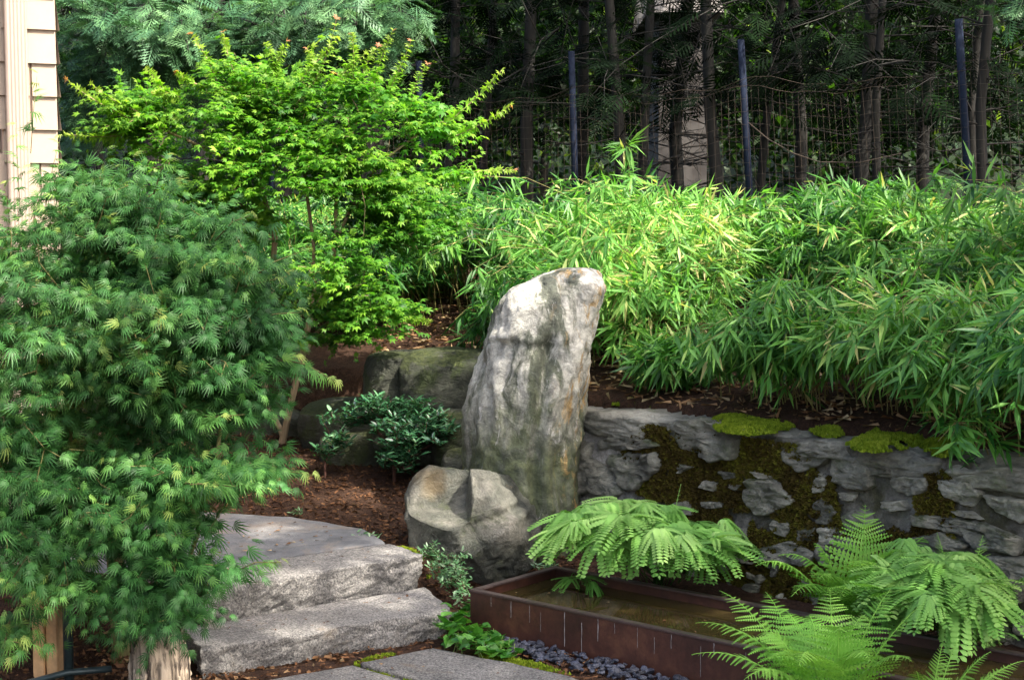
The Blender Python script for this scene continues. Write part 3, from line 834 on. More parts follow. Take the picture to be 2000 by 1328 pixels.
def cushion(pxs, z, seed, hgt=.03, parent=None, name='moss_cushion', mat='moss', dens=26000, plane=None):
    poly = np.array([on_z(a, b, z)[:2] for a, b in pxs]) if plane is None else np.array(plane)
    lo, hi = poly.min(0) - .02, poly.max(0) + .02; n = int(np.prod(hi - lo) * dens)
    x = rng.uniform(lo[0], hi[0], n); y = rng.uniform(lo[1], hi[1], n)
    c = poly.mean(0)
    xs = x + fbm(np.stack([x * 18, y * 18, 0 * x], -1), seed, 3) * .03; ys = y + fbm(np.stack([x * 18, y * 18, 5 + 0 * x], -1), seed, 3) * .03
    k = inpoly(xs, ys, poly) & (fbm(np.stack([x * 16, y * 16, 2 + 0 * x], -1), seed + 7, 4, .6) > -.26); x, y = x[k], y[k]
    # distance to outline for a domed height
    e = np.full(len(x), 9.)
    for a, b in zip(poly, np.roll(poly, -1, 0)):
        d = b - a; t = np.clip(((x - a[0]) * d[0] + (y - a[1]) * d[1]) / (d @ d), 0, 1)
        e = np.minimum(e, np.hypot(x - a[0] - t * d[0], y - a[1] - t * d[1]))
    zz = z - .012 + hgt * sst(0, .05, e) * (.75 + .5 * fbm(np.stack([x * 12, y * 12, 0 * x], -1), seed + 1, 3))
    PP = np.stack([x, y, zz], -1); m = MB()
    up = np.tile([0., 1., 0], (len(PP), 1)) + rsphere(len(PP)) * .8
    scatter(m, TUFT_V, TUFT_F, PP, up, np.tile([0, 0, 1.], (len(PP), 1)) + rsphere(len(PP)) * .35, rng.uniform(.008, .016, len(PP)), np.clip(.45 + .4 * fbm(PP * 14, seed, 3) + rng.normal(0, .15, len(PP)), 0, 1))
    return m.build(name, M[mat], parent)
for n, (pxs, z) in enumerate((([(1385, 818), (1420, 798), (1500, 800), (1575, 812), (1545, 836), (1460, 846), (1405, 838)], .745),
                              ([(1195, 786), (1300, 774), (1380, 776), (1390, 792), (1300, 796)], .745), ([(1582, 818), (1625, 812), (1665, 838), (1625, 852), (1590, 842)], .745),
                              ([(1650, 864), (1700, 838), (1810, 832), (1850, 850), (1760, 874), (1690, 880)], .745), ([(1790, 862), (1860, 852), (1895, 870), (1850, 890), (1815, 880)], .745),
                              ([(1540, 812), (1650, 815), (1660, 822), (1560, 824)], .745), ([(1720, 835), (1790, 828), (1820, 838), (1740, 846)], .745))):
    tag(cushion(pxs, z, 400 + n, .026, wall, dens=34000), kind='stuff')
place(wall, (*WL[1], 0))

# rear boulder wall on the left of the standing stone
rear = thing('boulder_wall', 'low wall of large grey boulders behind the glossy shrub', 'wall')
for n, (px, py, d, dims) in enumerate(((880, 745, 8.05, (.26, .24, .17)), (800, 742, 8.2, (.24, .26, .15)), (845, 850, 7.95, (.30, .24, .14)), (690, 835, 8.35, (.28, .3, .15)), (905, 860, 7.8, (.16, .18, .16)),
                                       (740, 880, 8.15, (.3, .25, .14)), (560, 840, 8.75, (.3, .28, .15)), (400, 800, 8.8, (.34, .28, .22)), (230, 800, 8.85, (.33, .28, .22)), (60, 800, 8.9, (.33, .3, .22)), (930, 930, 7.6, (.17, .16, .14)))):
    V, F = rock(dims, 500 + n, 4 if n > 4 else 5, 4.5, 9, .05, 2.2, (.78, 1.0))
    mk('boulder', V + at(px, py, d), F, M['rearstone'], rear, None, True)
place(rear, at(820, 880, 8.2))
V, F = rock((.17, .12, .09), 560, 4, 3, 8); tag(mk('bank_rock', V + at(1862, 522, 8.4), F, M['rearstone'], None, None, True), 'grey rock half hidden among bamboo on the bank', 'rock')

# ------------------------------------------------------------------ house corner
house = thing('shingled_house', 'corner of a house clad in cream painted wood shingles', 'house')
def boxm(name, x0, x1, y0, y1, z0, z1, mat, parent=None, bev=0):
    bm = bmesh.new(); bmesh.ops.create_cube(bm, size=1)
    for v in bm.verts: v.co = ((x0 + x1) / 2 + v.co.x * (x1 - x0), (y0 + y1) / 2 + v.co.y * (y1 - y0), (z0 + z1) / 2 + v.co.z * (z1 - z0))
    if bev: bmesh.ops.bevel(bm, geom=bm.edges[:], offset=bev, segments=2, affect='EDGES')
    me = bpy.data.meshes.new(name); bm.to_mesh(me); bm.free(); me.materials.append(mat)
    o = bpy.data.objects.new(name, me); C.objects.link(o)
    if parent is not None: o.parent = parent
    return o
HY, HX = 6.2, -1.822
boxm('wall', -2.03, HX - .005, HY + .005, 9.6, .1, 3.55, M['wallcore'], house)
boxm('wall', -5.2, -2.031, HY + .085, 9.6, .1, 3.55, M['wallcore'], house)
def shingle_mesh(wd, ex=.15):
    # wedge: thick butt at the bottom, thin at the top, slightly uneven butt
    V = [[0, -.020, 0], [wd, -.020, 0], [wd, -.004, ex * 1.12], [0, -.004, ex * 1.12], [0, .004, 0], [wd, .004, 0], [wd, .004, ex * 1.12], [0, .004, ex * 1.12]]
    me = bpy.data.meshes.new('shingle')
    me.from_pydata(V, [], [(0, 1, 2, 3), (5, 4, 7, 6), (0, 4, 5, 1), (1, 5, 6, 2), (3, 2, 6, 7), (4, 0, 3, 7)]); me.materials.append(M['shingle']); return me
SW = {k: shingle_mesh(k / 1000) for k in (66, 94, 118, 134, 150, 176, 206)}
def shingle(x, y, z, k, rz=0):
    o = bpy.data.objects.new('shingle', SW[k]); C.objects.link(o); o.location = (x, y, z + random.uniform(-.0015, .0015)); o.rotation_euler = (0, 0, rz); o.parent = house
EX = .1315
z_first = at(100, 126, HY)[2] - 16 * EX
for c in range(26):
    z = z_first + c * EX
    if z < .15 or z > 3.4: continue
    ks = random.choice([(66, 150), (134, 94), (206,), (206,), (94, 118), (150, 66)])
    ks = [k if k in SW else 66 for k in ks]
    x = HX
    for k in ks[::-1]:
        x -= k / 1000 + .005; shingle(x + (.005 if k == ks[-1] else 0), HY, z, k)
    zl = z + .055; x = -2.03
    while x > -3.0:
        k = random.choice([94, 118, 134, 150, 176]); x -= k / 1000 + .003; shingle(x, HY + .08, zl, k)
for c in range(26):      # side wall courses
    z = z_first + c * EX
    if z < .15 or z > 3.4: continue
    V = [[HX + .016, HY - .016, z], [HX + .016, 9.6, z], [HX, 9.6, z + EX * 1.1], [HX, HY - .004, z + EX * 1.1], [HX - .006, HY - .010, z], [HX - .006, 9.6, z]]
    mk('side_course', V, [[0, 1, 2], [0, 2, 3], [0, 4, 5], [0, 5, 1]], M['shingle'], house)
# fluted downspout in the inner corner
prof = []
for k in range(25):
    a = k / 24; prof.append((-2.020 + .082 * a, -.075 - (.005 if (k // 2) % 2 else 0) - .004 * math.sin(a * math.pi)))
prof += [(-1.938, -.022), (-2.02, -.022)]
V = []; n = len(prof)
for z in (.25, 3.45):
    for (x, y) in prof: V.append([x, HY + y, z])
Qd = [[i, (i + 1) % n, n + (i + 1) % n, n + i] for i in range(n)]
mk('downspout', V, np.zeros((0, 3), int), M['trim'], house, quads=Qd)
for z in (.9, 2.62): boxm('strap', -2.026, -1.932, HY - .086, HY - .021, z, z + .03, M['trim'], house, .002)
boxm('soffit', -5.3, -1.55, HY - .28, 9.8, 3.56, 3.60, M['trim'], house)
V = [[-5.4, HY - .32, 3.61], [-1.5, HY - .32, 3.61], [-1.5, 9.9, 3.61], [-5.4, 9.9, 3.61], [-5.4, 8, 4.7], [-1.5, 8, 4.7]]
mk('roof', V, [[0, 1, 5], [0, 5, 4], [2, 3, 4], [2, 4, 5], [1, 2, 5], [3, 0, 4], [0, 2, 1], [0, 3, 2]], M['roof'], house)
place(house, (HX, HY, .1)); house.rotation_euler = (0, 0, math.radians(24))

# ------------------------------------------------------------------ wire fence
fence = thing('wire_fence', 'sagging wire mesh fence on blue grey steel posts before the conifers', 'fence')
FP = []
for (xt, yt, xb, yb, d) in ((818, 120, 824, 400, 12.8), (1116, 101, 1124, 385, 12.0), (1447, 78, 1465, 400, 11.25), (1872, 38, 1894, 410, 10.1)):
    a = at(xt, yt, d); b = at(xb, yb, d); dr = (a - b) / (a[2] - b[2]); zb = gz1(b[0], b[1]) - .12
    base = a + dr * (zb - a[2]); FP.append((base, a))
FP.append((np.array([4.5, 8.7, 1.4]), np.array([4.46, 8.7, 2.9])))
FP.insert(0, (np.array([-2.1, 13.5, 1.4]), np.array([-2.1, 13.5, 2.9])))
for b, a in FP:
    m = MB(); tube(m, [b, (a + b) / 2, a], [.026, .026, .026], 10); o = m.build('post', M['post'], fence, False)
m = MB()
for (b0, a0), (b1, a1) in zip(FP[:-1], FP[1:]):
    L = np.linalg.norm(b1 - b0); nvt = int(L / .055)
    top0 = .74; 
    def wp(u, v):
        lo = b0 * (1 - u) + b1 * u; hi = (b0 + (a0 - b0) * .80) * (1 - u) + (b1 + (a1 - b1) * .80) * u
        sag = .10 * math.sin(u * math.pi) * v
        return lo + (hi - lo) * v + np.array([.03 * math.sin(u * 9) * v, .05 * math.sin(u * 5 + 1) * v - .03, -sag + .012 * math.sin(u * 23)])
    for k in range(nvt + 1):
        u = k / nvt; tube(m, [wp(u, v) for v in np.linspace(.1, 1, 6)], .0011, 3, cap=False)
    for v in np.linspace(.15, 1, 13): tube(m, [wp(u, v) for u in np.linspace(0, 1, 14)], .0013 if v < 1 else .002, 3, cap=False)
    # bent-over top strand
    for k in range(0, nvt + 1):
        u = k / nvt; q = wp(u, 1); tube(m, [q, q + [.07, -.05, .055]], .0011, 3, cap=False)
    tube(m, [wp(u, 1) + [.07, -.05, .055 + .01 * math.sin(u * 14)] for u in np.linspace(0, 1, 14)], .0018, 3, cap=False)
m.build('wire_mesh', M['wire'], fence)
m = MB(); tube(m, [at(x, y, d) for x, y, d in ((1462, 240, 11.2), (1500, 272, 11.1), (1550, 300, 11.0), (1600, 317, 10.9), (1680, 318, 10.7), (1760, 300, 10.5))], .004, 5); m.build('loose_wire', M['wire'], fence)
place(fence, FP[2][0])

# ------------------------------------------------------------------ plant machinery
class Skel:
    def __init__(s, cap=40000):
        s.p = np.zeros((cap, 3)); s.par = np.full(cap, -1); s.dep = np.zeros(cap); s.n = 0; s.tips = []
    def node(s, p, par):
        i = s.n; s.p[i] = p; s.par[i] = par
        s.dep[i] = 0 if par < 0 else s.dep[par] + np.linalg.norm(s.p[i] - s.p[par]); s.n += 1; return i
    def path(s, pts, attach=False, sub=4):
        pts = np.array(pts, float); par = -1
        if attach: par = int(np.argmin(np.linalg.norm(s.p[:s.n] - pts[0], axis=1)))
        k = len(pts)
        for i in range(k):
            if i:
                for j in range(1, sub): par = s.node(pts[i - 1] + (pts[i] - pts[i - 1]) * j / sub, par)
            par = s.node(pts[i], par)
        return par
    def grow(s, tips, seg=.1, wt=.3, sag=0.0, jit=.01):
        o = np.argsort(np.min(np.linalg.norm(tips[:, None] - s.p[None, :s.n], axis=2), axis=1))
        dirs = []
        for t in tips[o]:
            d = np.linalg.norm(s.p[:s.n] - t, axis=1)
            i = int(np.argmin(d + wt * s.dep[:s.n])); a = s.p[i].copy(); L = d[i]; k = max(1, int(L / seg)); par = i
            for j in range(1, k + 1):
                f = j / k; q = a + (t - a) * f + np.array([0, 0, sag * L * math.sin(f * math.pi)])
                if j < k: q = q + rng.normal(0, jit, 3)
                par = s.node(q, par)
            s.tips.append(par); dirs.append(t - s.p[s.par[par]])
        return tips[o], nrm(np.array(dirs))
    def tubes(s, mb, rt, rmax, pw=.5, m=5, lim=0.0):
        cnt = np.zeros(s.n); 
        for t in s.tips: cnt[t] += 1
        for i in range(s.n - 1, 0, -1):
            if s.par[i] >= 0: cnt[s.par[i]] += cnt[i]
        R = np.minimum(rt * np.maximum(cnt, 1) ** pw, rmax)
        ch = [[] for _ in range(s.n)]; st = []
        for i in range(s.n):
            if s.par[i] >= 0: ch[s.par[i]].append(i)
            else: st.append((i, -1))
        while st:
            i, pr = st.pop(); pts = []; rr = []
            if pr >= 0: pts.append(s.p[pr]); rr.append(min(R[pr], R[i] * 1.3))
            while True:
                pts.append(s.p[i]); rr.append(R[i])
                if not ch[i]: break
                c = sorted(ch[i], key=lambda q: -cnt[q])
                for q in c[1:]: st.append((q, i))
                i = c[0]
            if len(pts) > 1 and max(rr) > lim: tube(mb, pts, rr, 4 if max(rr) < .006 else (m if max(rr) < .03 else 10), cap=False)

def crown(ells, n, pw=2.2, layer=0.0, lf=.45, gap=None):
    """points in pixel-defined ellipsoids: (px, py, d, rx_px, ry_px, rd)"""
    wts = np.array([e[3] * e[4] for e in ells], float); wts /= wts.sum()
    out = []
    for k in rng.choice(len(ells), n, p=wts):
        px, py, d, rx, ry, rd = ells[k]
        v = rsphere(1)[0] * rng.random() ** (1 / pw)
        dd = d + v[1] * rd
        out.append(at(px + v[0] * rx, py - v[2] * ry, dd))
    P = np.array(out)
    if gap is not None: P = P[fbm(P * [3.0, 3.0, 5.0], 123, 3) > gap]
    if layer:
        t = (P[:, 2] + .05 * np.sin(P[:, 0] * 5) + .06 * P[:, 0]) / layer
        P[:, 2] += (np.floor(t) + .5 - t) * layer * lf
    return P

def maple_leaf_t(lobes, wd, droop):
    V = [[0, 0, 0]]; F = []
    for a, L in lobes:
        a = math.radians(a); s, c = math.sin(a), math.cos(a); w_ = wd * L
        i = len(V)
        V += [[s * L * .45 - c * w_, c * L * .45 + s * w_, .02 - droop * .10], [s * L * .45 + c * w_, c * L * .45 - s * w_, .02 - droop * .10], [s * L, c * L, -droop * L * L]]
        F += [[0, i + 1, i], [i, i + 1, i + 2]]
    return np.array(V), np.array(F)
LM_V, LM_F = maple_leaf_t([(0, 1), (42, .9), (-42, .9), (85, .58), (-85, .58)], .18, .35)
def lace_leaf_t():
    V = [[0, 0, 0]]; F = []
    for a, L in ((0, 1), (19, .92), (-21, .95), (40, .8), (-43, .78), (68, .5), (-66, .55)):
        a = math.radians(a); s, c = math.sin(a), math.cos(a)
        def pt(f, off): r = f * L; return [(s * r) * .82 + c * off, c * r - s * off, .10 * math.sin(f * 2) - .75 * r * r]
        i = len(V); w_ = .05
        V += [pt(.45, -w_), pt(.45, w_), pt(1, 0)]; F += [[0, i + 1, i], [i, i + 1, i + 2]]
        if L > .7:
            for f, sd in ((.5, 1 if a > 0 else -1),):
                i = len(V); V += [pt(f, 0), pt(f + .10, sd * .01), pt(f + .22, sd * .12)]; F += [[i, i + 1, i + 2]]
    return np.array(V), np.array(F)
LC_V, LC_F = lace_leaf_t()

def sprays(mb, tips, dirs, tv, tf, per, twig, size, flat=.6, droop=.2, var=.5, vsd=.15, upn=(0, 0, 1), tipvar=0.0, upj=.28):
    """leaves in pairs along a twig at each tip"""
    N = len(tips); dh = dirs.copy(); dh[:, 2] *= (1 - flat); dh = nrm(dh)
    sd = nrm(np.cross(dh, np.array([0, 0, 1.])))
    for k in range(per):
        f = (k + .3) / per; s_ = 1 if k % 2 else -1
        base = tips + dh * ((f - .6) * twig)[..., None] if np.ndim(f) else tips + dh * (f - .6) * twig
        base = base + rng.normal(0, .008, base.shape)
        dr = nrm(dh * (.55 + .9 * f) + sd * s_ * (1.1 - .7 * f) + np.array([0, 0, -droop]) + rng.normal(0, .22, dh.shape))
        if k == per - 1: dr = nrm(dh + rng.normal(0, .15, dh.shape) + np.array([0, 0, -droop * .6]))
        up = np.array(upn) + rng.normal(0, upj, dh.shape)
        vv = np.clip(np.asarray(var) + rng.normal(0, vsd, N) + tipvar * (f - .5), 0, 1)
        scatter(mb, tv, tf, base + dr * size * .1, dr, up, size * rng.uniform(.7, 1.2, N) * (1.08 - .35 * f), vv)

# ------------------------------------------------------------------ lace-leaf maple (left)
lace = thing('lace_leaf_maple', 'feathery deep green cut leaf maple shrub beside the granite steps', 'maple shrub')
sk = Skel()
base = on_z(215, 1330, .0); base[1] = 5.45; base = np.array([at(235, 1200, 5.5)[0], 5.5, -.02])
sk.path([base, at(230, 1130, 5.5), at(215, 1000, 5.5), at(230, 860, 5.5), at(250, 720, 5.45), at(270, 590, 5.4)])
for pl in ([(230, 860, 5.5), (330, 760, 5.4), (420, 690, 5.3)], [(215, 1000, 5.5), (300, 930, 5.35), (420, 910, 5.2)], [(250, 720, 5.45), (150, 640, 5.35), (60, 600, 5.3)],
           [(270, 590, 5.4), (230, 480, 5.4), (190, 370, 5.4)], [(270, 590, 5.4), (380, 520, 5.35), (470, 480, 5.3)], [(215, 1000, 5.5), (120, 960, 5.3), (30, 950, 5.2)], [(230, 1130, 5.5), (300, 1100, 5.3), (380, 1110, 5.2)], [(230, 1130, 5.5), (120, 1120, 5.3), (60, 1150, 5.2)]):
    sk.path([at(*q) for q in pl], True)
ells = [(190, 390, 5.4, 95, 85, .28), (270, 450, 5.35, 150, 100, .35), (380, 520, 5.3, 150, 105, .38), (110, 560, 5.25, 160, 110, .4), (300, 600, 5.2, 220, 110, .45), (470, 620, 5.3, 95, 95, .3),
        (100, 690, 5.15, 140, 80, .35), (330, 700, 5.15, 210, 80, .4), (480, 690, 5.25, 90, 60, .25), (380, 785, 5.2, 150, 45, .3), (60, 800, 5.1, 90, 60, .25), (70, 745, 5.3, 90, 50, .2), (70, 860, 5.4, 90, 40, .15), (230, 780, 5.3, 120, 60, .25), (470, 800, 5.35, 60, 60, .2), (250, 855, 5.75, 170, 40, .12), (90, 850, 5.6, 100, 40, .1),
        (380, 930, 5.1, 190, 60, .35), (240, 930, 5.2, 150, 60, .3), (70, 930, 5.1, 110, 70, .3), (480, 915, 5.15, 70, 35, .2), (150, 1030, 5.1, 150, 60, .3), (300, 1040, 5.1, 120, 70, .25), (60, 1110, 5.0, 100, 45, .25), (330, 1150, 5.05, 105, 65, .25),
        (190, 1160, 5.05, 55, 40, .2), (20, 1235, 4.95, 40, 40, .15), (10, 1010, 5.0, 60, 70, .2), (5, 880, 5.1, 50, 60, .2), (10, 640, 5.2, 60, 90, .25), (20, 500, 5.4, 60, 50, .2), (120, 450, 5.4, 60, 45, .2), (530, 560, 5.35, 45, 50, .15), (520, 690, 5.3, 50, 35, .15), (400, 1110, 5.1, 70, 45, .18), (290, 1210, 5.05, 70, 35, .2)]
tips = crown(ells, 2450, 2.3, .17, .42, -.30)
tips, dirs = sk.grow(tips, .07, .28, .12, .006)
mb = MB(); dn = dirs.copy(); dn[:, 1] -= .25; dn = nrm(dn)
loc = np.clip(.40 + .55 * fbm(tips * 3.2, 81, 3), .05, .9)
sprays(mb, tips, dn, LC_V, LC_F, 11, .33, .056, .4, .30, loc, .16, (0, -.35, .8), .15, .55)
# pale young shoots
sh = [((470, 560), (600, 487)), ((540, 700), (660, 748)), ((480, 930), (612, 928)), ((90, 560), (165, 490)), ((40, 420), (30, 250)), ((60, 300), (72, 150)), ((90, 400), (118, 270)), ((130, 420), (60, 330)), ((20, 440), (8, 365)), ((420, 470), (490, 420)), ((220, 480), (215, 430)),
      ((450, 1120), (550, 1098)), ((400, 600), (560, 540)), ((470, 740), (580, 700)), ((100, 930), (140, 870)), ((480, 640), (590, 610)), ((300, 380), (330, 310)), ((60, 430), (110, 330))]
bm_ = MB()
for (a, b) in sh:
    d = 5.15 if a[0] > 140 else 5.5
    A, B = at(*a, d), at(*b, d - .05); n = 7
    tube(bm_, [A, (A + B) / 2 + [0, 0, .02], B], [.003, .002, .001] if a[0] > 140 else [.0014, .001, .0006], 4)
    P = A + (B - A) * np.linspace(.25, 1, n)[:, None] + [0, 0, .012]
    dd = np.tile(nrm(B - A), (n, 1)) + np.array([0, 0, -.3]) + rng.normal(0, .45, (n, 3))
    up = np.array([0, -.3, 1]) + rng.normal(0, .2, (n, 3))
    scatter(mb, LC_V, LC_F, P, dd, up, np.linspace(.075, .04, n), np.linspace(.45, .98, n))
mb.build('crown', M['lace'], lace)
sk.tubes(bm_, .0011, .032, .55)
bm_.build('trunk', M['ltwig'], lace, True)
place(lace, base)

# weathered stump beside it, wooden post and dark metal frame
sb = on_z(292, 1365, 0.0)
K, Mn = 26, 60; th = np.arange(Mn) * 2 * math.pi / Mn; V = []
for k in range(K):
    f = k / (K - 1); z = -.03 + f * .30
    r = .098 * (1.12 - .25 * f + .15 * (1 - f) ** 4) * (1 + .10 * np.sin(th * 3 + 1) + .05 * np.sin(th * 7 + f * 2))
    P3 = np.stack([np.cos(th) * 3.2, np.sin(th) * 3.2, np.full(Mn, f * 1.2)], -1)
    r = r * (1 - .34 * np.abs(fbm(P3 * 1.6, 45, 4)) * 2 + .05 * fbm(P3 * 4, 46, 3))
    if f > .9: r = r * (1 - (f - .9) * 2.5)
    V.append(np.stack([sb[0] + np.cos(th) * r, sb[1] + .1 + np.sin(th) * r, np.full(Mn, z) + .02 * fbm(P3 * 2, 47, 2) * f], -1))
V = np.array(V).reshape(-1, 3)
i = np.arange(K - 1)[:, None] * Mn; j = np.arange(Mn)[None]; j2 = (j + 1) % Mn
Qd = np.stack([i + j, i + j2, i + Mn + j2, i + Mn + j], -1).reshape(-1, 4)
V = np.concatenate([V, [V[-Mn:].mean(0)]]); F = np.stack([(K - 1) * Mn + np.arange(Mn), (K - 1) * Mn + (np.arange(Mn) + 1) % Mn, np.full(Mn, len(V) - 1)], -1)
tag(mk('tree_stump', V, F, M['stump'], None, None, True, Qd), 'pale furrowed weathered stump under the cut leaf maple', 'stump')
wp_ = thing('wooden_post', 'bare orange brown timber post behind the cut leaf maple', 'post')
b_ = at(93, 1300, 5.3)
boxm('board', b_[0] - .042, b_[0] - .002, 5.27, 5.34, -.05, .55, M['plank'], wp_, .003); boxm('board', b_[0] + .002, b_[0] + .042, 5.28, 5.35, -.05, .53, M['plank'], wp_, .003)
place(wp_, (b_[0], 5.3, 0))
fr = thing('metal_frame', 'dark metal frame with one upright and a low rail beside the timber post', 'frame')
u = at(132, 1200, 5.2); m = MB(); tube(m, [[u[0], 5.2, -.05], [u[0], 5.2, .3], [u[0] - .005, 5.2, .62]], .017, 10); m.build('upright', M['darkmetal'], fr, True)
m = MB(); tube(m, [[u[0] - .12, 5.10, .035], [u[0] + .0, 5.18, .05], [u[0] + .15, 5.19, .06]], .012, 8); m.build('rail', M['darkmetal'], fr, True)
place(fr, (u[0], 5.2, 0))

# ------------------------------------------------------------------ bright green maple
mp_ = thing('green_maple', 'spreading bright lime green maple with slim branching stems', 'maple tree')
sk = Skel()
mb0 = at(548, 842, 8.35); mb0[2] = gz1(mb0[0], mb0[1]) - .03
sk.path([mb0, at(570, 780, 8.33), at(590, 700, 8.3), at(603, 630, 8.3), at(615, 560, 8.3), at(612, 470, 8.25), at(600, 385, 8.2), at(590, 300, 8.2)])
for pl in ([(548, 838, 8.35), (522, 790, 8.4), (512, 700, 8.45), (530, 580, 8.45), (537, 465, 8.4), (520, 400, 8.35), (504, 345, 8.3), (470, 250, 8.3)], [(537, 465, 8.4), (549, 400, 8.4), (540, 330, 8.35)],
           [(603, 630, 8.3), (640, 560, 8.25), (655, 470, 8.2), (657, 370, 8.15), (690, 260, 8.1)], [(655, 470, 8.2), (690, 400, 8.2), (740, 320, 8.2), (820, 260, 8.2)], [(598, 670, 8.3), (640, 630, 8.15), (690, 605, 8.05), (740, 600, 8.0)],
           [(504, 345, 8.3), (400, 290, 8.3), (290, 240, 8.3)], [(612, 470, 8.25), (640, 500, 8.1), (700, 510, 8.0)], [(537, 465, 8.4), (450, 380, 8.3), (350, 330, 8.2)]):
    sk.path([at(*q) for q in pl], True)
ells = [(470, 175, 8.3, 95, 75, .35), (430, 240, 8.2, 120, 65, .4), (300, 230, 8.3, 110, 55, .4), (215, 262, 8.3, 75, 28, .25), (250, 195, 8.4, 70, 25, .2), (560, 200, 8.3, 90, 70, .35), (520, 290, 8.1, 130, 60, .4), (610, 130, 8.4, 55, 45, .2), (330, 300, 8.2, 130, 45, .35),
        (700, 170, 8.3, 80, 75, .35), (760, 220, 8.25, 95, 75, .35), (850, 250, 8.3, 65, 50, .25), (690, 290, 8.1, 120, 65, .4), (800, 310, 8.1, 85, 55, .3), (640, 350, 8.0, 110, 30, .3), (900, 335, 8.2, 75, 20, .15), (840, 350, 8.15, 70, 30, .2), (770, 380, 8.05, 90, 45, .3),
        (430, 350, 8.1, 120, 40, .3), (360, 400, 8.1, 110, 40, .25), (480, 420, 8.2, 60, 40, .2), (850, 430, 8.3, 60, 40, .2), (660, 480, 7.95, 100, 30, .25), (700, 515, 7.9, 90, 35, .25), (640, 545, 7.95, 100, 40, .3), (610, 590, 8.0, 80, 40, .2), (740, 600, 7.85, 85, 22, .2), (700, 640, 7.9, 75, 25, .2), (640, 660, 8.0, 60, 22, .2), (790, 615, 7.85, 40, 16, .1), (800, 450, 8.1, 70, 45, .25), (740, 440, 8.3, 80, 50, .3), (440, 460, 8.4, 90, 60, .3)]
tips = crown(ells, 2900, 1.9, .13, .45, -.10)
tips, dirs = sk.grow(tips, .08, .25, .10, .006)
mb = MB(); loc = np.clip(.42 + .28 * fbm(tips * 2.6, 83, 3) + .10 * (tips[:, 2] - 1.8), .08, .85)
sprays(mb, tips, dirs, LM_V, LM_F, 11, .30, .044, .45, .04, loc, .12, (0, -.35, 1), .25)
bm_ = MB()
sh = [((590, 200), (657, 36)), ((560, 190), (660, 75)), ((430, 180), (372, 66)), ((470, 170), (436, 62)), ((690, 160), (686, 65)), ((730, 170), (768, 60)), ((750, 200), (803, 80)), ((860, 250), (980, 137)), ((880, 270), (998, 205)), ((870, 345), (1005, 332)), ((250, 230), (130, 157)), ((300, 230), (178, 165)),
      ((330, 200), (285, 135)), ((800, 230), (835, 125)), ((240, 265), (128, 262)), ((540, 150), (520, 85)), ((780, 610), (838, 628)), ((620, 160), (600, 95)), ((400, 170), (345, 140)), ((640, 180), (715, 105)), ((700, 190), (740, 90)), ((520, 150), (560, 80)), ((350, 190), (300, 185))]
for (a, b) in sh:
    A, B = at(*a, 8.2), at(*b, 8.15); n = 15; c_ = (A + B) / 2 + rng.normal(0, .03, 3)
    t = np.linspace(0, 1, n)[:, None]; PA = A * (1 - t) ** 2 + c_ * 2 * t * (1 - t) + B * t * t
    tube(bm_, PA, np.linspace(.004, .0012, n), 4)
    for s_ in (-1, 1):
        sd = nrm(np.cross(B - A, [0, 1., .3])) * s_
        dd = np.tile(nrm(B - A) * .6 + sd * .8, (n, 1)) + rng.normal(0, .3, (n, 3)) + [0, 0, -.1]
        scatter(mb, LM_V, LM_F, PA, dd, np.array([0, -.3, 1]) + rng.normal(0, .3, (n, 3)), np.linspace(.055, .026, n), np.concatenate([np.linspace(.6, .86, n - 1), [.90 + .09 * (random.random() < .5)]]))
mb.build('crown', M['maple'], mp_)
sk.tubes(bm_, .0008, .023, .46, 6)
bm_.build('trunk', M['bark'], mp_, True)
place(mp_, mb0)

# ------------------------------------------------------------------ dwarf bamboo on the bank
BV = np.array([[0, 0, 0], [-.070, .38, -.02], [.070, .38, -.02], [0, 1, -.12]])
BF = np.array([[0, 3, 1], [0, 2, 3]])
stems = []
tries = 0
while len(stems) < 1900 and tries < 60000:
    tries += 1
    x = random.uniform(-2.9, 4.0); y = random.uniform(5.3, 12.2)
    q = float(bankdist(np.array([x]), np.array([y]))[0])
    if q < .30 or q > 4.6: continue
    if x < -.1 and q < .75: continue
    pxx = 1000 + x / y * 3000
    if pxx > 2350: continue
    # fence line
    fy = np.interp(x, [-2.1, -.76, .47, 1.69, 2.95, 4.5], [13.5, 12.8, 12, 11.25, 10.1, 8.7])
    if y > fy - .25: continue
    if math.hypot(x - .03, y - 10.6) < .42 or math.hypot(x + .25, y - 9.0) < .52 or math.hypot(x - 2.45, y - 8.55) < .36 or math.hypot(x - 2.5, y - 8.9) < .3: continue
    if math.hypot(x - .12, y - 7.35) < .62: continue
    if q < .6 and 1700 < pxx < 1840 and random.random() < .7: continue
    if vnoise(np.array([x * 1.5, y * 1.5, 9.]), 5) < -.24: continue
    stems.append((x, y, q, pxx))
for k in range(200):          # a skirt that arches out towards the wall top
    s_ = random.uniform(.12, 1.95); p, d, n = wpt(s_); n = n if n[1] < 0 else -n
    o = random.uniform(.34, .62); x, y = p[0] - n[0] * o, p[1] - n[1] * o
    if math.hypot(x - .12, y - 7.35) < .55 or vnoise(np.array([x * 2.6, y * 2.6, 1.]), 15) < -.3: continue
    stems.append((x, y, o, 1500))
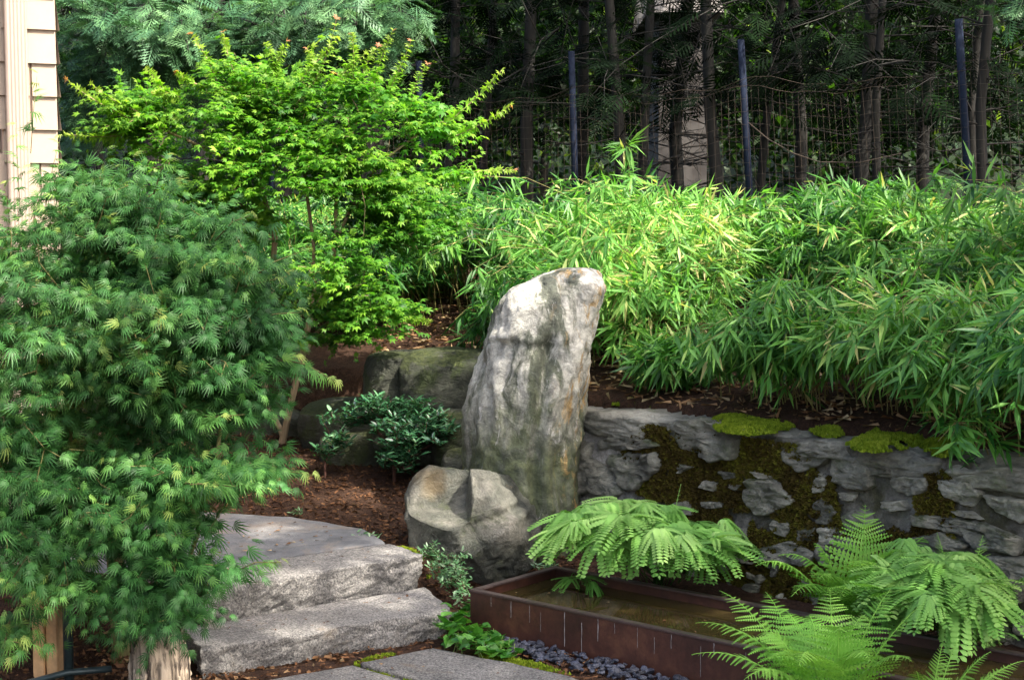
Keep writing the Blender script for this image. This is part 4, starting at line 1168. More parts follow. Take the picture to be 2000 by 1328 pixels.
# a few that hang over the wall at the right
for k in range(70): 
    s_ = random.uniform(1.95, 2.9); p, d, n = wpt(s_); n = n if n[1] < 0 else -n
    o = random.uniform(.15, .5); stems.append((p[0] - n[0] * o, p[1] - n[1] * o, o, 1950))
NCL = 18
xs = np.array([(s[0], s[1]) for s in stems])
cen = xs[rng.choice(len(xs), NCL, replace=False)]
for _ in range(8):
    own = np.argmin(np.linalg.norm(xs[:, None] - cen[None], axis=2), axis=1)
    cen = np.array([xs[own == k].mean(0) if (own == k).any() else cen[k] for k in range(NCL)])
for k in range(NCL):
    ids = np.where(own == k)[0]
    if not len(ids): continue
    fm, cm = MB(), MB(); LP, LD, LU, LS, LV = [], [], [], [], []
    for i in ids:
        x, y, q, pxx = stems[i]; z = gz1(x, y) if q > .1 else .70
        h = random.uniform(.36, .72) * (1.0 if q < 2.4 else .5) * (1.0 + (.68 if q < 2 else .30) * float(vnoise(np.array([x * 1.5, y * 1.5, 9.]), 5)))
        if q > 1.5: h *= .86
        if q < .6: h *= .85
        if random.random() < .05: h *= 1.25
        p_, d_, n_ = wpt(.8); fw = np.array([-.35, -.9]) if x < .2 else np.array([-.6, -.75])
        ln = np.array([random.gauss(0, .5), random.gauss(0, .5)]) + fw * (.95 if q < .9 else .55 if q < 1.4 else .25)
        if q < .65 and x <= 1.6: ln = fw * 1.0 + np.array([random.gauss(0, .35), random.gauss(0, .35)])
        if q < .6 and x > 1.6: ln = fw * 1.2 + np.array([random.gauss(0, .3), random.gauss(0, .3)])
        b = np.array([x, y, z]); t = np.linspace(0, 1, 7)
        dr = h * (.85 if q < 1.0 else .45)
        PA = np.stack([x + ln[0] * h * .62 * t ** 1.5, y + ln[1] * h * .62 * t ** 1.5, z + h * (t * 1.25 - .25 * t ** 2) - dr * t ** 4 * .55], -1)
        tube(cm, PA, np.linspace(.0032, .0012, 7), 3, cap=False)
        nf = random.randint(9, 12); bright = np.clip(.45 + .45 * vnoise(np.array([x * 1.7, y * 1.7, 2.]), 8) + random.gauss(0, .07), .1, .8)
        for f in np.linspace(.30, 1, nf):
            q_ = f * 6; i0 = min(int(q_), 5); P0 = PA[i0] + (PA[i0 + 1] - PA[i0]) * (q_ - i0); tg = nrm(PA[i0 + 1] - PA[i0])
            off = nrm(rng.normal(size=3) * [1, 1, .45]) ; off[1] -= .3; br = random.uniform(.03, .12) * (1.1 - .7 * f)
            P1 = P0 + off * br; ax = nrm(off * .9 + tg * .6 + np.array([0, 0, -.25]))
            n = 7
            dd = nrm(ax + rng.normal(0, .58, (n, 3)) + np.array([0, 0, -.22]))
            LP.append(np.tile(P1, (n, 1)) + rng.normal(0, .008, (n, 3))); LD.append(dd); LU.append(np.array([0, -.25, 1]) + rng.normal(0, .35, (n, 3)))
            LS.append(rng.uniform(.07, .15, n)); LV.append(np.clip(bright + rng.normal(0, .2, n) + (rng.random(n) < .05) * .42, 0, 1))
    scatter(fm, BV, BF, np.concatenate(LP), np.concatenate(LD), np.concatenate(LU), np.concatenate(LS), np.concatenate(LV))
    c = cen[k]; px = 1000 + c[0] / c[1] * 3000
    qk = float(bankdist(np.array([c[0]]), np.array([c[1]]))[0]); pn = ['first', 'second', 'third', 'fourth', 'fifth'][int(np.clip(np.searchsorted([-.76, .47, 1.69, 2.95], c[0]), 0, 4))]
    lab = ('dwarf bamboo drooping towards the wall top' if qk < 1.4 else 'dwarf bamboo midway up the bank' if qk < 2.6 else 'short dwarf bamboo at the fence foot') + ' below the %s mesh panel counted from the house' % pn
    if c[0] > 1.9 and c[1] < 7.2: lab = 'dwarf bamboo clump hanging over the end of the stone wall'
    elif c[0] < -.15: lab = 'dwarf bamboo clump growing behind the green maple stems'
    t = thing('bamboo_clump', lab, 'bamboo', 'dwarf bamboo on the bank')
    tag(fm.build('foliage', M['bamboo'], t), kind='stuff'); tag(cm.build('culms', M['culm'], t), kind='stuff')
    place(t, (c[0], c[1], gz1(*c)))

# ------------------------------------------------------------------ conifers
def spray_t(npair, detail):
    """flat hemlock spray, unit length along y"""
    V = []; F = []
    def kite(a, b, w_):
        a, b = np.array(a), np.array(b); d = b - a; s = np.array([d[1], -d[0], 0]); s = s / (np.linalg.norm(s) + 1e-9) * w_
        i = len(V); V.extend([a, a + d * .45 + s, a + d * .45 - s, b]); F.extend([[i, i + 1, i + 2], [i + 1, i + 3, i + 2]])
    kite((0, 0, 0), (0, 1, -.12), .022)
    for k in range(npair):
        f = .08 + .86 * k / npair; L0 = .46 * (1 - f) ** .75 + .05
        for s in (-1, 1):
            L = L0 * (.65 + .7 * _h(k, s + 3, npair, 5)); f = .08 + .86 * (k + .45 * (s > 0)) / npair
            b = np.array([s * L * .8, f + L * .62, -.12 * f - .10 * L]); a = np.array([0, f, -.12 * f * f])
            kite(a, b, .020 if detail else .026)
            if detail:
                for g_ in (.33, .62, .88):
                    m_ = a + (b - a) * g_; l2 = .13 * (1.1 - g_)
                    for r in (-1, 1):
                        e = m_ + np.array([s * l2 * (.35 if r > 0 else 1), l2 * (1 if r > 0 else .15), -.03]); dq = e - m_; sq = np.array([dq[1], -dq[0], 0]) * .16
                        i = len(V); V.extend([m_ + sq, m_ - sq, e]); F.append([i, i + 1, i + 2])
    return np.array(V), np.array(F)
SPD = spray_t(8, True); SPC = spray_t(8, False)

def conifer(name, label, base, height, rad, ells, ntip, group, mat='grove', big=.42, spr=SPC, per=3, lean=(0, 0), dead=14, top_only=None, box=None, bmat='gbark', vb=.45):
    t = thing(name, label, 'tree', group); base = np.array(base, float)
    top = base + np.array([lean[0], lean[1], height])
    sk = Skel(30000); mid = (base + top) / 2 + rng.normal(0, .16, 3) * [1, 1, 0]
    sk.path([base - [0, 0, .1], base + (mid - base) * .22 + rng.normal(0, .05, 3) * [1, 1, 0], base + (mid - base) * .55 + rng.normal(0, .07, 3) * [1, 1, 0], mid, mid + (top - mid) * .5, top], sub=8)
    if ells is not None: tips = crown(ells, ntip, 2.0)
    else:
        z0, z1, r0, r1 = box
        z = z0 + (z1 - z0) * rng.random(ntip) ** 1.15; R = r0 + (r1 - r0) * (z - z0) / (z1 - z0)
        a = rng.uniform(0, 2 * math.pi, ntip); rr = R * np.sqrt(rng.uniform(.05, 1, ntip))
        f = (z / height)
        tips = np.stack([base[0] + lean[0] * f + np.cos(a) * rr, base[1] + lean[1] * f + np.sin(a) * rr, base[2] + z - .25 * rr], -1)
    tips, dirs = sk.grow(tips, .3, .15, .06, .02)
    mb = MB()
    c_ = base.copy()
    for k in range(per):
        out = tips - np.array([base[0], base[1], 0]); out[:, 2] = 0; out = nrm(out)
        dd = nrm(dirs * .7 + out * .5 + rng.normal(0, .45, dirs.shape) * [1, 1, .35] + np.array([0, 0, -.32]))
        up = np.array([0, 0, 1.]) + rng.normal(0, .3, dirs.shape)
        scatter(mb, spr[0], spr[1], tips + rng.normal(0, .07, tips.shape) - dd * big * .35, dd, up, big * rng.uniform(.6, 1.25, len(tips)), np.clip(vb + .3 * fbm(tips * 1.6, 15, 3) + rng.normal(0, .18, len(tips)), 0, 1))
    mb.build('crown', M[mat], t)
    m2 = MB(); sk.tubes(m2, .0022, rad, .42, 6)
    # straight bole so that the trunk keeps its girth to the ground
    P = sk.p[:41]; tube(m2, P, rad * np.linspace(1.12, .45, len(P)), 12)
    # dead lower twigs
    for k in range(dead):
        z = random.uniform(.3, 2.4); a = random.uniform(0, 6.28); L = random.uniform(.3, 1.1); i = int(z / height * 52)
        p0 = sk.p[min(i, 40)]; d = np.array([math.cos(a), math.sin(a), random.uniform(-.25, .35)])
        p1 = p0 + d * L * .5 + [0, 0, random.uniform(-.05, .05)]; p2 = p0 + d * L + rng.normal(0, .06, 3)
        tube(m2, [p0, p1, p2], [.008, .005, .002], 4, cap=False)
        for r in range(3):
            q = p1 + (p2 - p1) * random.random(); tube(m2, [q, q + rng.normal(0, .13, 3)], [.003, .001], 3, cap=False)
    m2.build('trunk', M[bmat], t, True)
    place(t, base)
    return t
# hemlocks at the left whose boughs catch the light
hb = at(300, 500, 12.6); hb[2] = gz1(hb[0], hb[1])
conifer('hemlock_tree', 'blue green hemlock with drooping feathery boughs beside the shingled house', hb, 9, .12,
        [(200, 30, 10.8, 120, 60, .5), (330, 60, 10.7, 130, 60, .5), (250, 120, 10.9, 120, 45, .5), (160, 160, 11, 60, 55, .4), (330, 160, 11.2, 100, 40, .4), (160, 240, 11.4, 60, 60, .3), (280, -60, 11.3, 250, 60, .4), (420, 100, 11, 90, 60, .4)], 880, 'hemlocks', 'hemlock', .21, SPD, 2, (0, 0), 3)
hb = at(720, 480, 13.2); hb[2] = gz1(hb[0], hb[1])
conifer('hemlock_tree', 'blue green hemlock with drooping feathery boughs above the green maple', hb, 9, .12,
        [(520, 40, 10.9, 110, 55, .5), (640, 30, 10.9, 120, 55, .5), (760, 40, 11.1, 80, 45, .4), (560, 110, 11.1, 80, 45, .4), (700, 90, 11.2, 70, 35, .3), (620, -60, 11.3, 230, 60, .4)], 660, 'hemlocks', 'hemlock', .21, SPD, 2, (0, 0), 3)
hb = np.array([4.6, 10.6, 1.5])
conifer('hemlock_tree', 'hemlock whose bright bough tips reach over the last fence post', hb, 9, .12,
        [(1990, 15, 9.6, 60, 26, .3), (2080, -10, 9.7, 110, 60, .5), (2150, -150, 9.7, 200, 120, .8)], 240, 'hemlocks', 'hemlock', .20, SPD, 2, (0, 0), 3)
# the dark grove behind the fence
glab = 'dark slender conifer trunk in the shaded grove behind the fence'
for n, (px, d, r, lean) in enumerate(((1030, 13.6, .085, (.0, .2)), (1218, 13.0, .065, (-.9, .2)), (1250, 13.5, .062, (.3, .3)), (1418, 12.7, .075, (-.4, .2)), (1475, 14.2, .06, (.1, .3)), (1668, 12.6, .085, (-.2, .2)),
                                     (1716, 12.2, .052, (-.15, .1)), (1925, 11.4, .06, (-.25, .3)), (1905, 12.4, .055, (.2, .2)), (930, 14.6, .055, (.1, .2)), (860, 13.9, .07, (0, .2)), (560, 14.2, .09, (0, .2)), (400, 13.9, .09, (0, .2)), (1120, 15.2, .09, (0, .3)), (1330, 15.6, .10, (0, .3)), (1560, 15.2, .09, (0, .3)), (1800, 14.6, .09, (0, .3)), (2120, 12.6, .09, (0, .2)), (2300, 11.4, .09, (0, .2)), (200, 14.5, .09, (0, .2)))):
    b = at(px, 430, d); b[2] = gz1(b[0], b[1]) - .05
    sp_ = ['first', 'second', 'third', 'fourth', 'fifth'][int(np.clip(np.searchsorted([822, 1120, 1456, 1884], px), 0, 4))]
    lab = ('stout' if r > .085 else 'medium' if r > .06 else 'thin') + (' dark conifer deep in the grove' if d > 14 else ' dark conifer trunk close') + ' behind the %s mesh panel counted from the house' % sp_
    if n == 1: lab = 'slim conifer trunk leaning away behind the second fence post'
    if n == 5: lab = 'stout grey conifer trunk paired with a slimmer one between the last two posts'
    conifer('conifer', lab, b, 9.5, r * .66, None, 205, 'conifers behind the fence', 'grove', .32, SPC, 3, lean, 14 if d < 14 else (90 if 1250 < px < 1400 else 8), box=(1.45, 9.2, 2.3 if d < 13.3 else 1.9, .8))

# far broadleaf trees, glimpses of light put into the leaf colour, and a pale building
OV_V = np.array([[0, 0, 0], [-.28, .45, .03], [.28, .45, .03], [0, 1, -.1]]); OV_F = np.array([[0, 2, 1], [1, 2, 3]])
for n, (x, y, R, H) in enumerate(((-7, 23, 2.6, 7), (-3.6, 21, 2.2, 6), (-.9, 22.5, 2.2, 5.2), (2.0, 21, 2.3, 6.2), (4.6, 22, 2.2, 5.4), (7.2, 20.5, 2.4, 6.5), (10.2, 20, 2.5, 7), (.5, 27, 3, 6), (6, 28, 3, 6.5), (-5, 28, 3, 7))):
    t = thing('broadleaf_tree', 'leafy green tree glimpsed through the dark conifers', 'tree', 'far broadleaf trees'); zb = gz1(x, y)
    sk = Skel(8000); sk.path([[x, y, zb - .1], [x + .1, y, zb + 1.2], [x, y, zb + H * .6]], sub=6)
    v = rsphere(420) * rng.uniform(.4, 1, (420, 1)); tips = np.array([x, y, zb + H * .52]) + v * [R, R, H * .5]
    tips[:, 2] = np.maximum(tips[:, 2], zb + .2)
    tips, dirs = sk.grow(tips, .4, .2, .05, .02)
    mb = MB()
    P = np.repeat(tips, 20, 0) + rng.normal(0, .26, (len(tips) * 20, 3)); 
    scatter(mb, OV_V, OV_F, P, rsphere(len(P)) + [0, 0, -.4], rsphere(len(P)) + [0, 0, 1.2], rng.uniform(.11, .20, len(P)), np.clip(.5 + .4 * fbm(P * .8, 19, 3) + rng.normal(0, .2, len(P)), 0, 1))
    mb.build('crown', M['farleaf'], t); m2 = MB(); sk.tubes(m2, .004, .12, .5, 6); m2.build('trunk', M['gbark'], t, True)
    place(t, (x, y, zb))
fb = thing('far_building', 'pale grey building glimpsed behind the conifer trunks', 'building')
c_ = at(1330, 180, 17.5); boxm('wall', c_[0] - .25, c_[0] + .30, 17.5, 19.3, 1.5, 3.9, M['farwall'], fb); 
mk('roof', [[c_[0] - .4, 17.3, 3.9], [c_[0] + .45, 17.3, 3.9], [c_[0] + .45, 19.5, 3.9], [c_[0] - .4, 19.5, 3.9], [c_[0] - .4, 18.4, 4.6], [c_[0] + .45, 18.4, 4.6]], [[0, 1, 5], [0, 5, 4], [2, 3, 4], [2, 4, 5], [1, 2, 5], [3, 0, 4]], M['roof'], fb)
place(fb, (c_[0], 18.4, 1.5))

# ------------------------------------------------------------------ unseen shade tree off to the right, put there to shape the dappled shade
t = thing('shade_tree', 'unseen leafy tree off to the right, crown shaped to shade the basin', 'tree')
sk = Skel(20000); sk.path([[5.0, 2.6, -.1], [4.95, 2.7, 1.8], [4.7, 2.9, 3.6], [4.5, 3.1, 5.0]], sub=6)
v = rsphere(900) * rng.uniform(.35, 1, (900, 1)) ** .6
tips = np.array([3.9, 3.1, 5.6]) + v * [2.4, 2.9, 1.25]
tips, dirs = sk.grow(tips, .3, .2, .06, .02)
mb = MB(); P = np.repeat(tips, 26, 0) + rng.normal(0, .17, (len(tips) * 26, 3))
for (q, r) in ((np.array([-.52, 6.12, .2]), .30), (np.array([-.85, 5.85, .2]), .16), (np.array([-.05, 6.9, 1.15]), .24), (np.array([-1.12, 5.2, .1]), .22), (np.array([-1.05, 6.65, .24]), .15), (np.array([-1.6, 5.3, .2]), .25), (np.array([-.75, 5.5, .1]), .13), (np.array([-.16, 6.5, .45]), .27), (np.array([-.9, 7.3, .3]), .14), (np.array([-.45, 7.0, .25]), .10), (np.array([.9, 7.8, 1.4]), .5), (np.array([1.9, 7.4, 1.5]), .35)):
    u = P - q; k = np.linalg.norm(u - (u @ SUN_DIR)[:, None] * SUN_DIR, axis=1); P = P[k > r * rng.uniform(.6, 1.3, len(P))]  # gaps cut along the sun direction so chosen spots get sun patches
scatter(mb, OV_V, OV_F, P, rsphere(len(P)) + [0, 0, -.3], rsphere(len(P)) * .8 + [0, 0, 1.], rng.uniform(.09, .15, len(P)), rng.uniform(.2, .8, len(P)))
mb.build('crown', M['farleaf'], t); m2 = MB(); sk.tubes(m2, .004, .16, .5, 8); m2.build('trunk', M['gbark'], t, True)
place(t, (5, 2.6, 0))

# ------------------------------------------------------------------ ferns
def pinna_t():
    """narrow toothed pinna, unit length along y"""
    V = [[0, 0, 0]]; F = []; n = 9; prev = 0
    for k in range(1, n + 1):
        f = k / n; i = len(V); w_ = .13 * (1 - f) ** .8 + .01
        V += [[0, f, -.14 * f * f], [-w_ - .03, f - .02, -.14 * f * f - .02], [w_ + .03, f - .02, -.14 * f * f - .02]]
        F += [[prev, i, i + 1], [prev, i + 2, i]]
        prev = i
    return np.array(V), np.array(F)
PN = pinna_t()
def bez(A, Cc, B, n):
    t = np.linspace(0, 1, n)[:, None]; return A * (1 - t) ** 2 + Cc * 2 * t * (1 - t) + B * t * t
def lady_frond(parent, A, B, arch, width, n=26, side=None, var=.5, mat='lady'):
    A, B = np.array(A, float), np.array(B, float); Cc = A * .45 + B * .55 + np.array([0, 0, arch])
    P = bez(A, Cc, B, 60); T = nrm(np.gradient(P, axis=0)); L = np.sum(np.linalg.norm(np.diff(P, axis=0), axis=1))
    mb = MB(); f = np.linspace(.16, .985, n); ii = (f * 59).astype(int)
    wdt = width * np.clip(np.minimum((f - .05) / .28, 1), .25, 1) * (1 - np.clip((f - .3) / .7, 0, 1) ** 1.25) + .006
    for s in (-1, 1):
        sd = nrm(np.cross(T[ii], np.array([0, 0, 1.]))) * s if side is None else np.tile(np.array(side, float) * s, (n, 1))
        up = np.cross(sd * s, T[ii]) * (1)
        dd = nrm(sd + T[ii] * (.30 + .25 * f[:, None]) + np.array([0, 0, -.12]) + rng.normal(0, .06, (n, 3)))
        scatter(mb, PN[0] * [.85, 1, 1], PN[1], P[ii], dd, up + rng.normal(0, .12, (n, 3)), wdt * rng.uniform(.9, 1.08, n), np.clip(var + .12 * (f - .4) + rng.normal(0, .07, n), 0, 1))
    tube(mb, P, np.linspace(.0035, .0008, 60), 4, .75)
    return mb.build('frond', M[mat], parent)
def finger_t():
    """maidenhair finger: overlapping oblong pinnules both sides"""
    V = []; F = []; n = 13
    for k in range(n):
        f = (k + .3) / n; l = .21 * (1 - f * .40) * (1 if k else .8); z = -.30 * f * f
        for s in (-1, 1):
            i = len(V)
            V += [[0, f, z], [s * l * .55, f - .025, z + .012], [s * l, f + .008, z - .02], [s * l * .95, f + .072, z - .02], [s * l * .35, f + .078, z + .008]]
            F += [[i, i + 1, i + 4], [i + 1, i + 2, i + 3], [i + 1, i + 3, i + 4]] if s > 0 else [[i, i + 4, i + 1], [i + 1, i + 3, i + 2], [i + 1, i + 4, i + 3]]
    i = len(V); V += [[0, .97, -.28], [-.03, .99, -.30], [0, 1.04, -.33], [.03, .99, -.30]]; F += [[i, i + 3, i + 2], [i, i + 2, i + 1]]
    return np.array(V), np.array(F)
FG = finger_t()
def maiden_frond(parent, base, c, out, size, var=.5, nf=10):
    """fan of fingers round the forked stipe"""
    mb = MB(); base, c = np.array(base, float), np.array(c, float); o = nrm(np.array([out[0], out[1], 0.])); sd = np.array([o[1], -o[0], 0])
    tube(mb, bez(base, base * .4 + c * .6 + [0, 0, .06], c, 10), .0018, 4, .0)
    a = np.radians(np.linspace(-88, 88, nf) + rng.normal(0, 6, nf)); ln = 1.1 * size * (1 - .42 * np.abs(np.linspace(-1, 1, nf)) ** 1.4) * rng.uniform(.9, 1.08, nf)
    D_ = np.cos(a)[:, None] * o + np.sin(a)[:, None] * sd
    st = c + D_ * size * .12 * np.array([1, 1, 0])
    tl = rng.normal(0, .30, 3) * [0, 0, 1]
    dd = nrm(D_ + np.array([0, 0, -.20]) - o * .0 + tl + np.array([0, 0, -.22]) * (D_ @ o)[:, None] + rng.normal(0, .12, (nf, 3)))
    scatter(mb, FG[0], FG[1], st, dd, np.array([0, 0, 1.]) + rng.normal(0, .16, (nf, 3)), ln, np.clip(var + rng.normal(0, .1, nf), 0, 1))
    return mb.build('frond', M['fern'], parent)

f1 = thing('maidenhair_fern', 'pale green maidenhair fern spilling over the back rim of the basin', 'fern', 'ferns round the basin')
b1 = np.array([.62, 6.34, .06])
for (px, py, d, ox, oy, sz) in ((1115, 1000, 6.05, -.8, -.5, .19), (1160, 985, 6.15, -.5, -.8, .20), (1215, 1005, 6.0, -.2, -1, .21), (1260, 1035, 5.9, .0, -1, .20), (1310, 1020, 6.0, .3, -1, .20), (1380, 1030, 6.0, .8, -.6, .18), (1300, 985, 6.2, .1, -1, .17), (1215, 975, 6.3, -.4, -1, .17), (1400, 1065, 5.9, .7, -.7, .17),
                                (1180, 1040, 5.95, -.5, -.9, .18), (1340, 1060, 5.85, .3, -1, .19), (1110, 1030, 6.0, -.9, -.3, .15), (1250, 985, 6.25, .4, -.9, .16), (1420, 1040, 6.1, 1, -.3, .14)):
    maiden_frond(f1, b1 + rng.normal(0, .03, 3) * [1, 1, 0], at(px + random.uniform(-30, 30), py + random.uniform(-15, 40), d + .08), (ox + random.gauss(0, .5), oy), sz * .8, random.uniform(.2, .7))
    maiden_frond(f1, b1 + rng.normal(0, .03, 3) * [1, 1, 0], at(px + random.uniform(-40, 40), py + random.uniform(-25, 30), d + random.uniform(-.1, .1)), (ox + random.gauss(0, .5), oy + .2), sz * .7, random.uniform(.4, .95), 8)
    maiden_frond(f1, b1 + rng.normal(0, .03, 3) * [1, 1, 0], at(px, py, d), (ox, oy), sz, random.uniform(.35, .8))
A = b1; lady_frond(f1, A, at(1330, 945, 6.25), .03, .03, 16, None, .5, 'fern')
place(f1, b1)
f2 = thing('maidenhair_fern', 'small dark maidenhair fern tuft in the corner of the basin', 'fern', 'ferns round the basin')
b2 = np.array([.27, 6.17, .12])
for (px, py, d, ox, oy, sz) in ((1115, 1128, 6.0, -.6, -.8, .085), (1140, 1125, 6.02, .3, -1, .09), (1155, 1135, 5.98, .8, -.6, .08)): maiden_frond(f2, b2, at(px, py, d), (ox, oy), sz, .12, 7)
place(f2, b2)
f3 = thing('maidenhair_fern', 'pale green maidenhair fern against the foot of the mossy wall', 'fern', 'ferns round the basin')
b3 = np.array([1.60, 5.36, .06])
for (px, py, d, ox, oy, sz) in ((1760, 1120, 5.25, -.6, -.8, .19), (1830, 1110, 5.2, -.1, -1, .20), (1890, 1120, 5.15, .4, -.9, .19), (1840, 1080, 5.35, 0, -1, .18), (1900, 1085, 5.3, .6, -.8, .17), (1800, 1150, 5.1, -.3, -1, .18), (1870, 1155, 5.1, .2, -1, .19), (1930, 1170, 5.1, .6, -.7, .16), (1780, 1075, 5.4, -.6, -.8, .16), (1740, 1160, 5.2, -.5, -.9, .16)):
    maiden_frond(f3, b3 + rng.normal(0, .03, 3) * [1, 1, 0], at(px + random.uniform(-30, 30), py + random.uniform(-15, 30), d + .06), (ox + random.gauss(0, .5), oy), sz * .8, random.uniform(.2, .7))
    maiden_frond(f3, b3 + rng.normal(0, .03, 3) * [1, 1, 0], at(px + random.uniform(-40, 40), py + random.uniform(-30, 20), d + random.uniform(-.1, .1)), (ox + random.gauss(0, .5), oy + .2), sz * .7, random.uniform(.4, .95), 8)
    maiden_frond(f3, b3 + rng.normal(0, .03, 3) * [1, 1, 0], at(px, py, d), (ox, oy), sz, random.uniform(.3, .7))
for (px, py, d, ar, wd_) in ((1830, 1040, 5.35, .08, .10), (1920, 1045, 5.3, .08, .10), (1760, 1180, 5.0, .16, .10), (1880, 1200, 4.95, .16, .10), (1960, 1130, 5.1, .12, .09), (2010, 1215, 5.0, .10, .07), (2040, 1120, 5.1, .15, .08), (1990, 1250, 4.9, .10, .07)): lady_frond(f3, b3, at(px, py, d), ar, wd_, 22, None, .5, 'fern')
place(f3, b3)
f4 = thing('lady_fern', 'upright lacy fern with a tall triangular frond before the mossy wall', 'fern', 'ferns round the basin')
b4 = np.array([1.28, 5.56, .05])
lady_frond(f4, b4, at(1690, 985, 5.6), .0, .20, 30, (1, -.05, 0), .6)
for (px, py, d, ar, wd_) in ((1475, 1105, 5.5, .22, .12), (1545, 1165, 5.3, .22, .12), (1600, 1130, 5.35, .20, .13), (1640, 1170, 5.15, .22, .14), (1800, 1050, 5.5, .18, .12), (1830, 1035, 5.65, .14, .10), (1720, 1180, 5.05, .24, .14), (1590, 1060, 5.6, .15, .12), (1760, 1075, 5.35, .2, .13), (1520, 1085, 5.6, .2, .10), (1680, 1110, 5.2, .25, .13)):
    lady_frond(f4, b4 + rng.normal(0, .02, 3) * [1, 1, 0], at(px, py, d), ar, wd_, 20, None, random.uniform(.35, .75))
place(f4, b4)
f5 = thing('lady_fern', 'large lacy fern with arching fronds before the front rim of the basin', 'fern', 'ferns round the basin')
b5 = np.array([.99, 4.74, .0])
for (px, py, d, ar, wd_) in ((1350, 1278, 4.75, .16, .10), (1358, 1216, 4.9, .18, .10), (1405, 1153, 5.1, .14, .10), (1495, 1155, 5.1, .12, .11), (1620, 1150, 5.05, .12, .12), (1740, 1150, 4.9, .12, .10), (1450, 1330, 4.6, .2, .11), (1560, 1300, 4.5, .24, .12), (1640, 1230, 4.7, .2, .12), (1700, 1290, 4.55, .22, .12), (1800, 1180, 4.7, .08, .08), (1480, 1240, 4.85, .2, .11), (1580, 1200, 4.9, .15, .12), (1530, 1190, 5.0, .15, .11), (1690, 1200, 4.85, .15, .11), (1780, 1290, 4.5, .18, .11), (1500, 1290, 4.65, .2, .11)):
    lady_frond(f5, b5 + rng.normal(0, .02, 3) * [1, 1, 0], at(px, py, d), ar, wd_, 21, None, random.uniform(.35, .75))
place(f5, b5)
f6 = thing('lady_fern', 'lacy fern with upright narrow fronds below the right end of the basin', 'fern', 'ferns round the basin')
b6 = np.array([1.22, 4.42, .0])
for (px, py, d, ar, wd_) in ((1840, 1258, 4.5, .05, .07), (1935, 1272, 4.45, .1, .07), (1968, 1302, 4.4, .1, .08), (1870, 1247, 4.55, .03, .06), (2000, 1290, 4.5, .12, .08), (1790, 1310, 4.3, .1, .08), (1880, 1330, 4.25, .1, .08)):
    lady_frond(f6, b6 + rng.normal(0, .02, 3) * [1, 1, 0], at(px, py, d), ar, wd_, 24, None, random.uniform(.4, .75))
place(f6, b6)

# ------------------------------------------------------------------ small shrubs and ground cover
EL_V = np.array([[0, 0, 0], [-.16, .4, .03], [0, .45, -.02], [.16, .4, .03], [-.13, .72, .02], [.13, .72, .02], [0, 1, -.05]])
EL_F = np.array([[0, 2, 1], [0, 3, 2], [1, 2, 4], [2, 3, 5], [2, 5, 6], [2, 6, 4]])
def shrub(name, label, cat, base, ells, ntip, per, size, mat, tmat, vb=.45, rt=.0012):
    t = thing(name, label, cat); sk = Skel(12000); sk.path([base, np.array(base) + [0, 0, .08]])
    tips = crown(ells, ntip, 3.0); tips, dirs = sk.grow(tips, .06, .2, .1, .004)
    mb = MB()
    for k in range(per):
        a = k * 2.4; n = len(tips)
        d = nrm(np.stack([np.full(n, math.cos(a)), np.full(n, math.sin(a)), np.full(n, .35 - .25 * (k % 3) / 2)], -1) + dirs * .5 + rng.normal(0, .2, (n, 3)))
        scatter(mb, EL_V, EL_F, tips + rng.normal(0, .006, tips.shape) - dirs * .008 * k, d, np.array([0, 0, 1.]) + dirs * .4 + rng.normal(0, .25, (n, 3)), size * rng.uniform(.7, 1.15, n), np.clip(vb + rng.normal(0, .18, n) + .12 * (k < 3), 0, 1))
    mb.build('foliage', M[mat], t); m2 = MB(); sk.tubes(m2, rt, .012, .5); m2.build('stems', M[tmat], t, True); place(t, base); return t
pb = np.array([at(770, 930, 7.65)[0], 7.65, 0]); pb[2] = gz1(pb[0], pb[1]) - .01
shrub('glossy_shrub', 'dark glossy evergreen shrub in the mulch beside the standing stone', 'shrub', pb, [(740, 800, 7.7, 65, 32, .16), (800, 850, 7.55, 75, 45, .2), (850, 835, 7.6, 45, 35, .12), (770, 890, 7.55, 45, 35, .15), (690, 810, 7.75, 35, 25, .1), (810, 800, 7.7, 45, 25, .12)], 230, 10, .052, 'pieris', 'twig')
pb = np.array([at(635, 930, 7.7)[0], 7.7, 0]); pb[2] = gz1(pb[0], pb[1]) - .01
shrub('glossy_shrub', 'small sparse glossy seedling shrub under the green maple', 'shrub', pb, [(645, 870, 7.7, 32, 22, .08), (640, 815, 7.75, 18, 16, .06), (665, 860, 7.7, 16, 20, .06)], 34, 9, .050, 'pieris', 'twig', .6)
pb = np.array([at(885, 1150, 6.25)[0], 6.25, 0]); pb[2] = gz1(pb[0], pb[1])
shrub('low_shrub', 'low pale leaved shrub between the granite steps and the boulder', 'shrub', pb, [(880, 1105, 6.2, 42, 28, .10), (895, 1135, 6.15, 35, 22, .10), (840, 1075, 6.3, 22, 16, .05), (905, 1170, 6.05, 20, 20, .06)], 120, 7, .027, 'small', 'twig', .55, .0008)
for (px, py, d, n, lab) in ((1440, 797, 7.05, 26, 'tiny bright weed on the moss of the wall top'), (1580, 778, 7.15, 30, 'small dark seedling in the soil under the bamboo'), (1500, 785, 7.1, 16, 'tiny green weed in litter behind the wall top'), (585, 1000, 7.15, 7, 'tiny pale seedling in the mulch behind the landing slab'), (715, 1050, 6.6, 16, 'small weed at the corner of the landing slab'), (1065, 1105, 6.5, 10, 'tiny weed at the foot of the boulder')):
    p = at(px, py, d); gz_ = gz1(p[0], p[1])
    shrub('seedling', lab, 'plant', np.array([p[0], p[1], gz_]), [(px, py, d, 24, 9, .06)], n, 5, .030, 'small' if 'dark' not in lab else 'pieris', 'twig', .6, .0006)
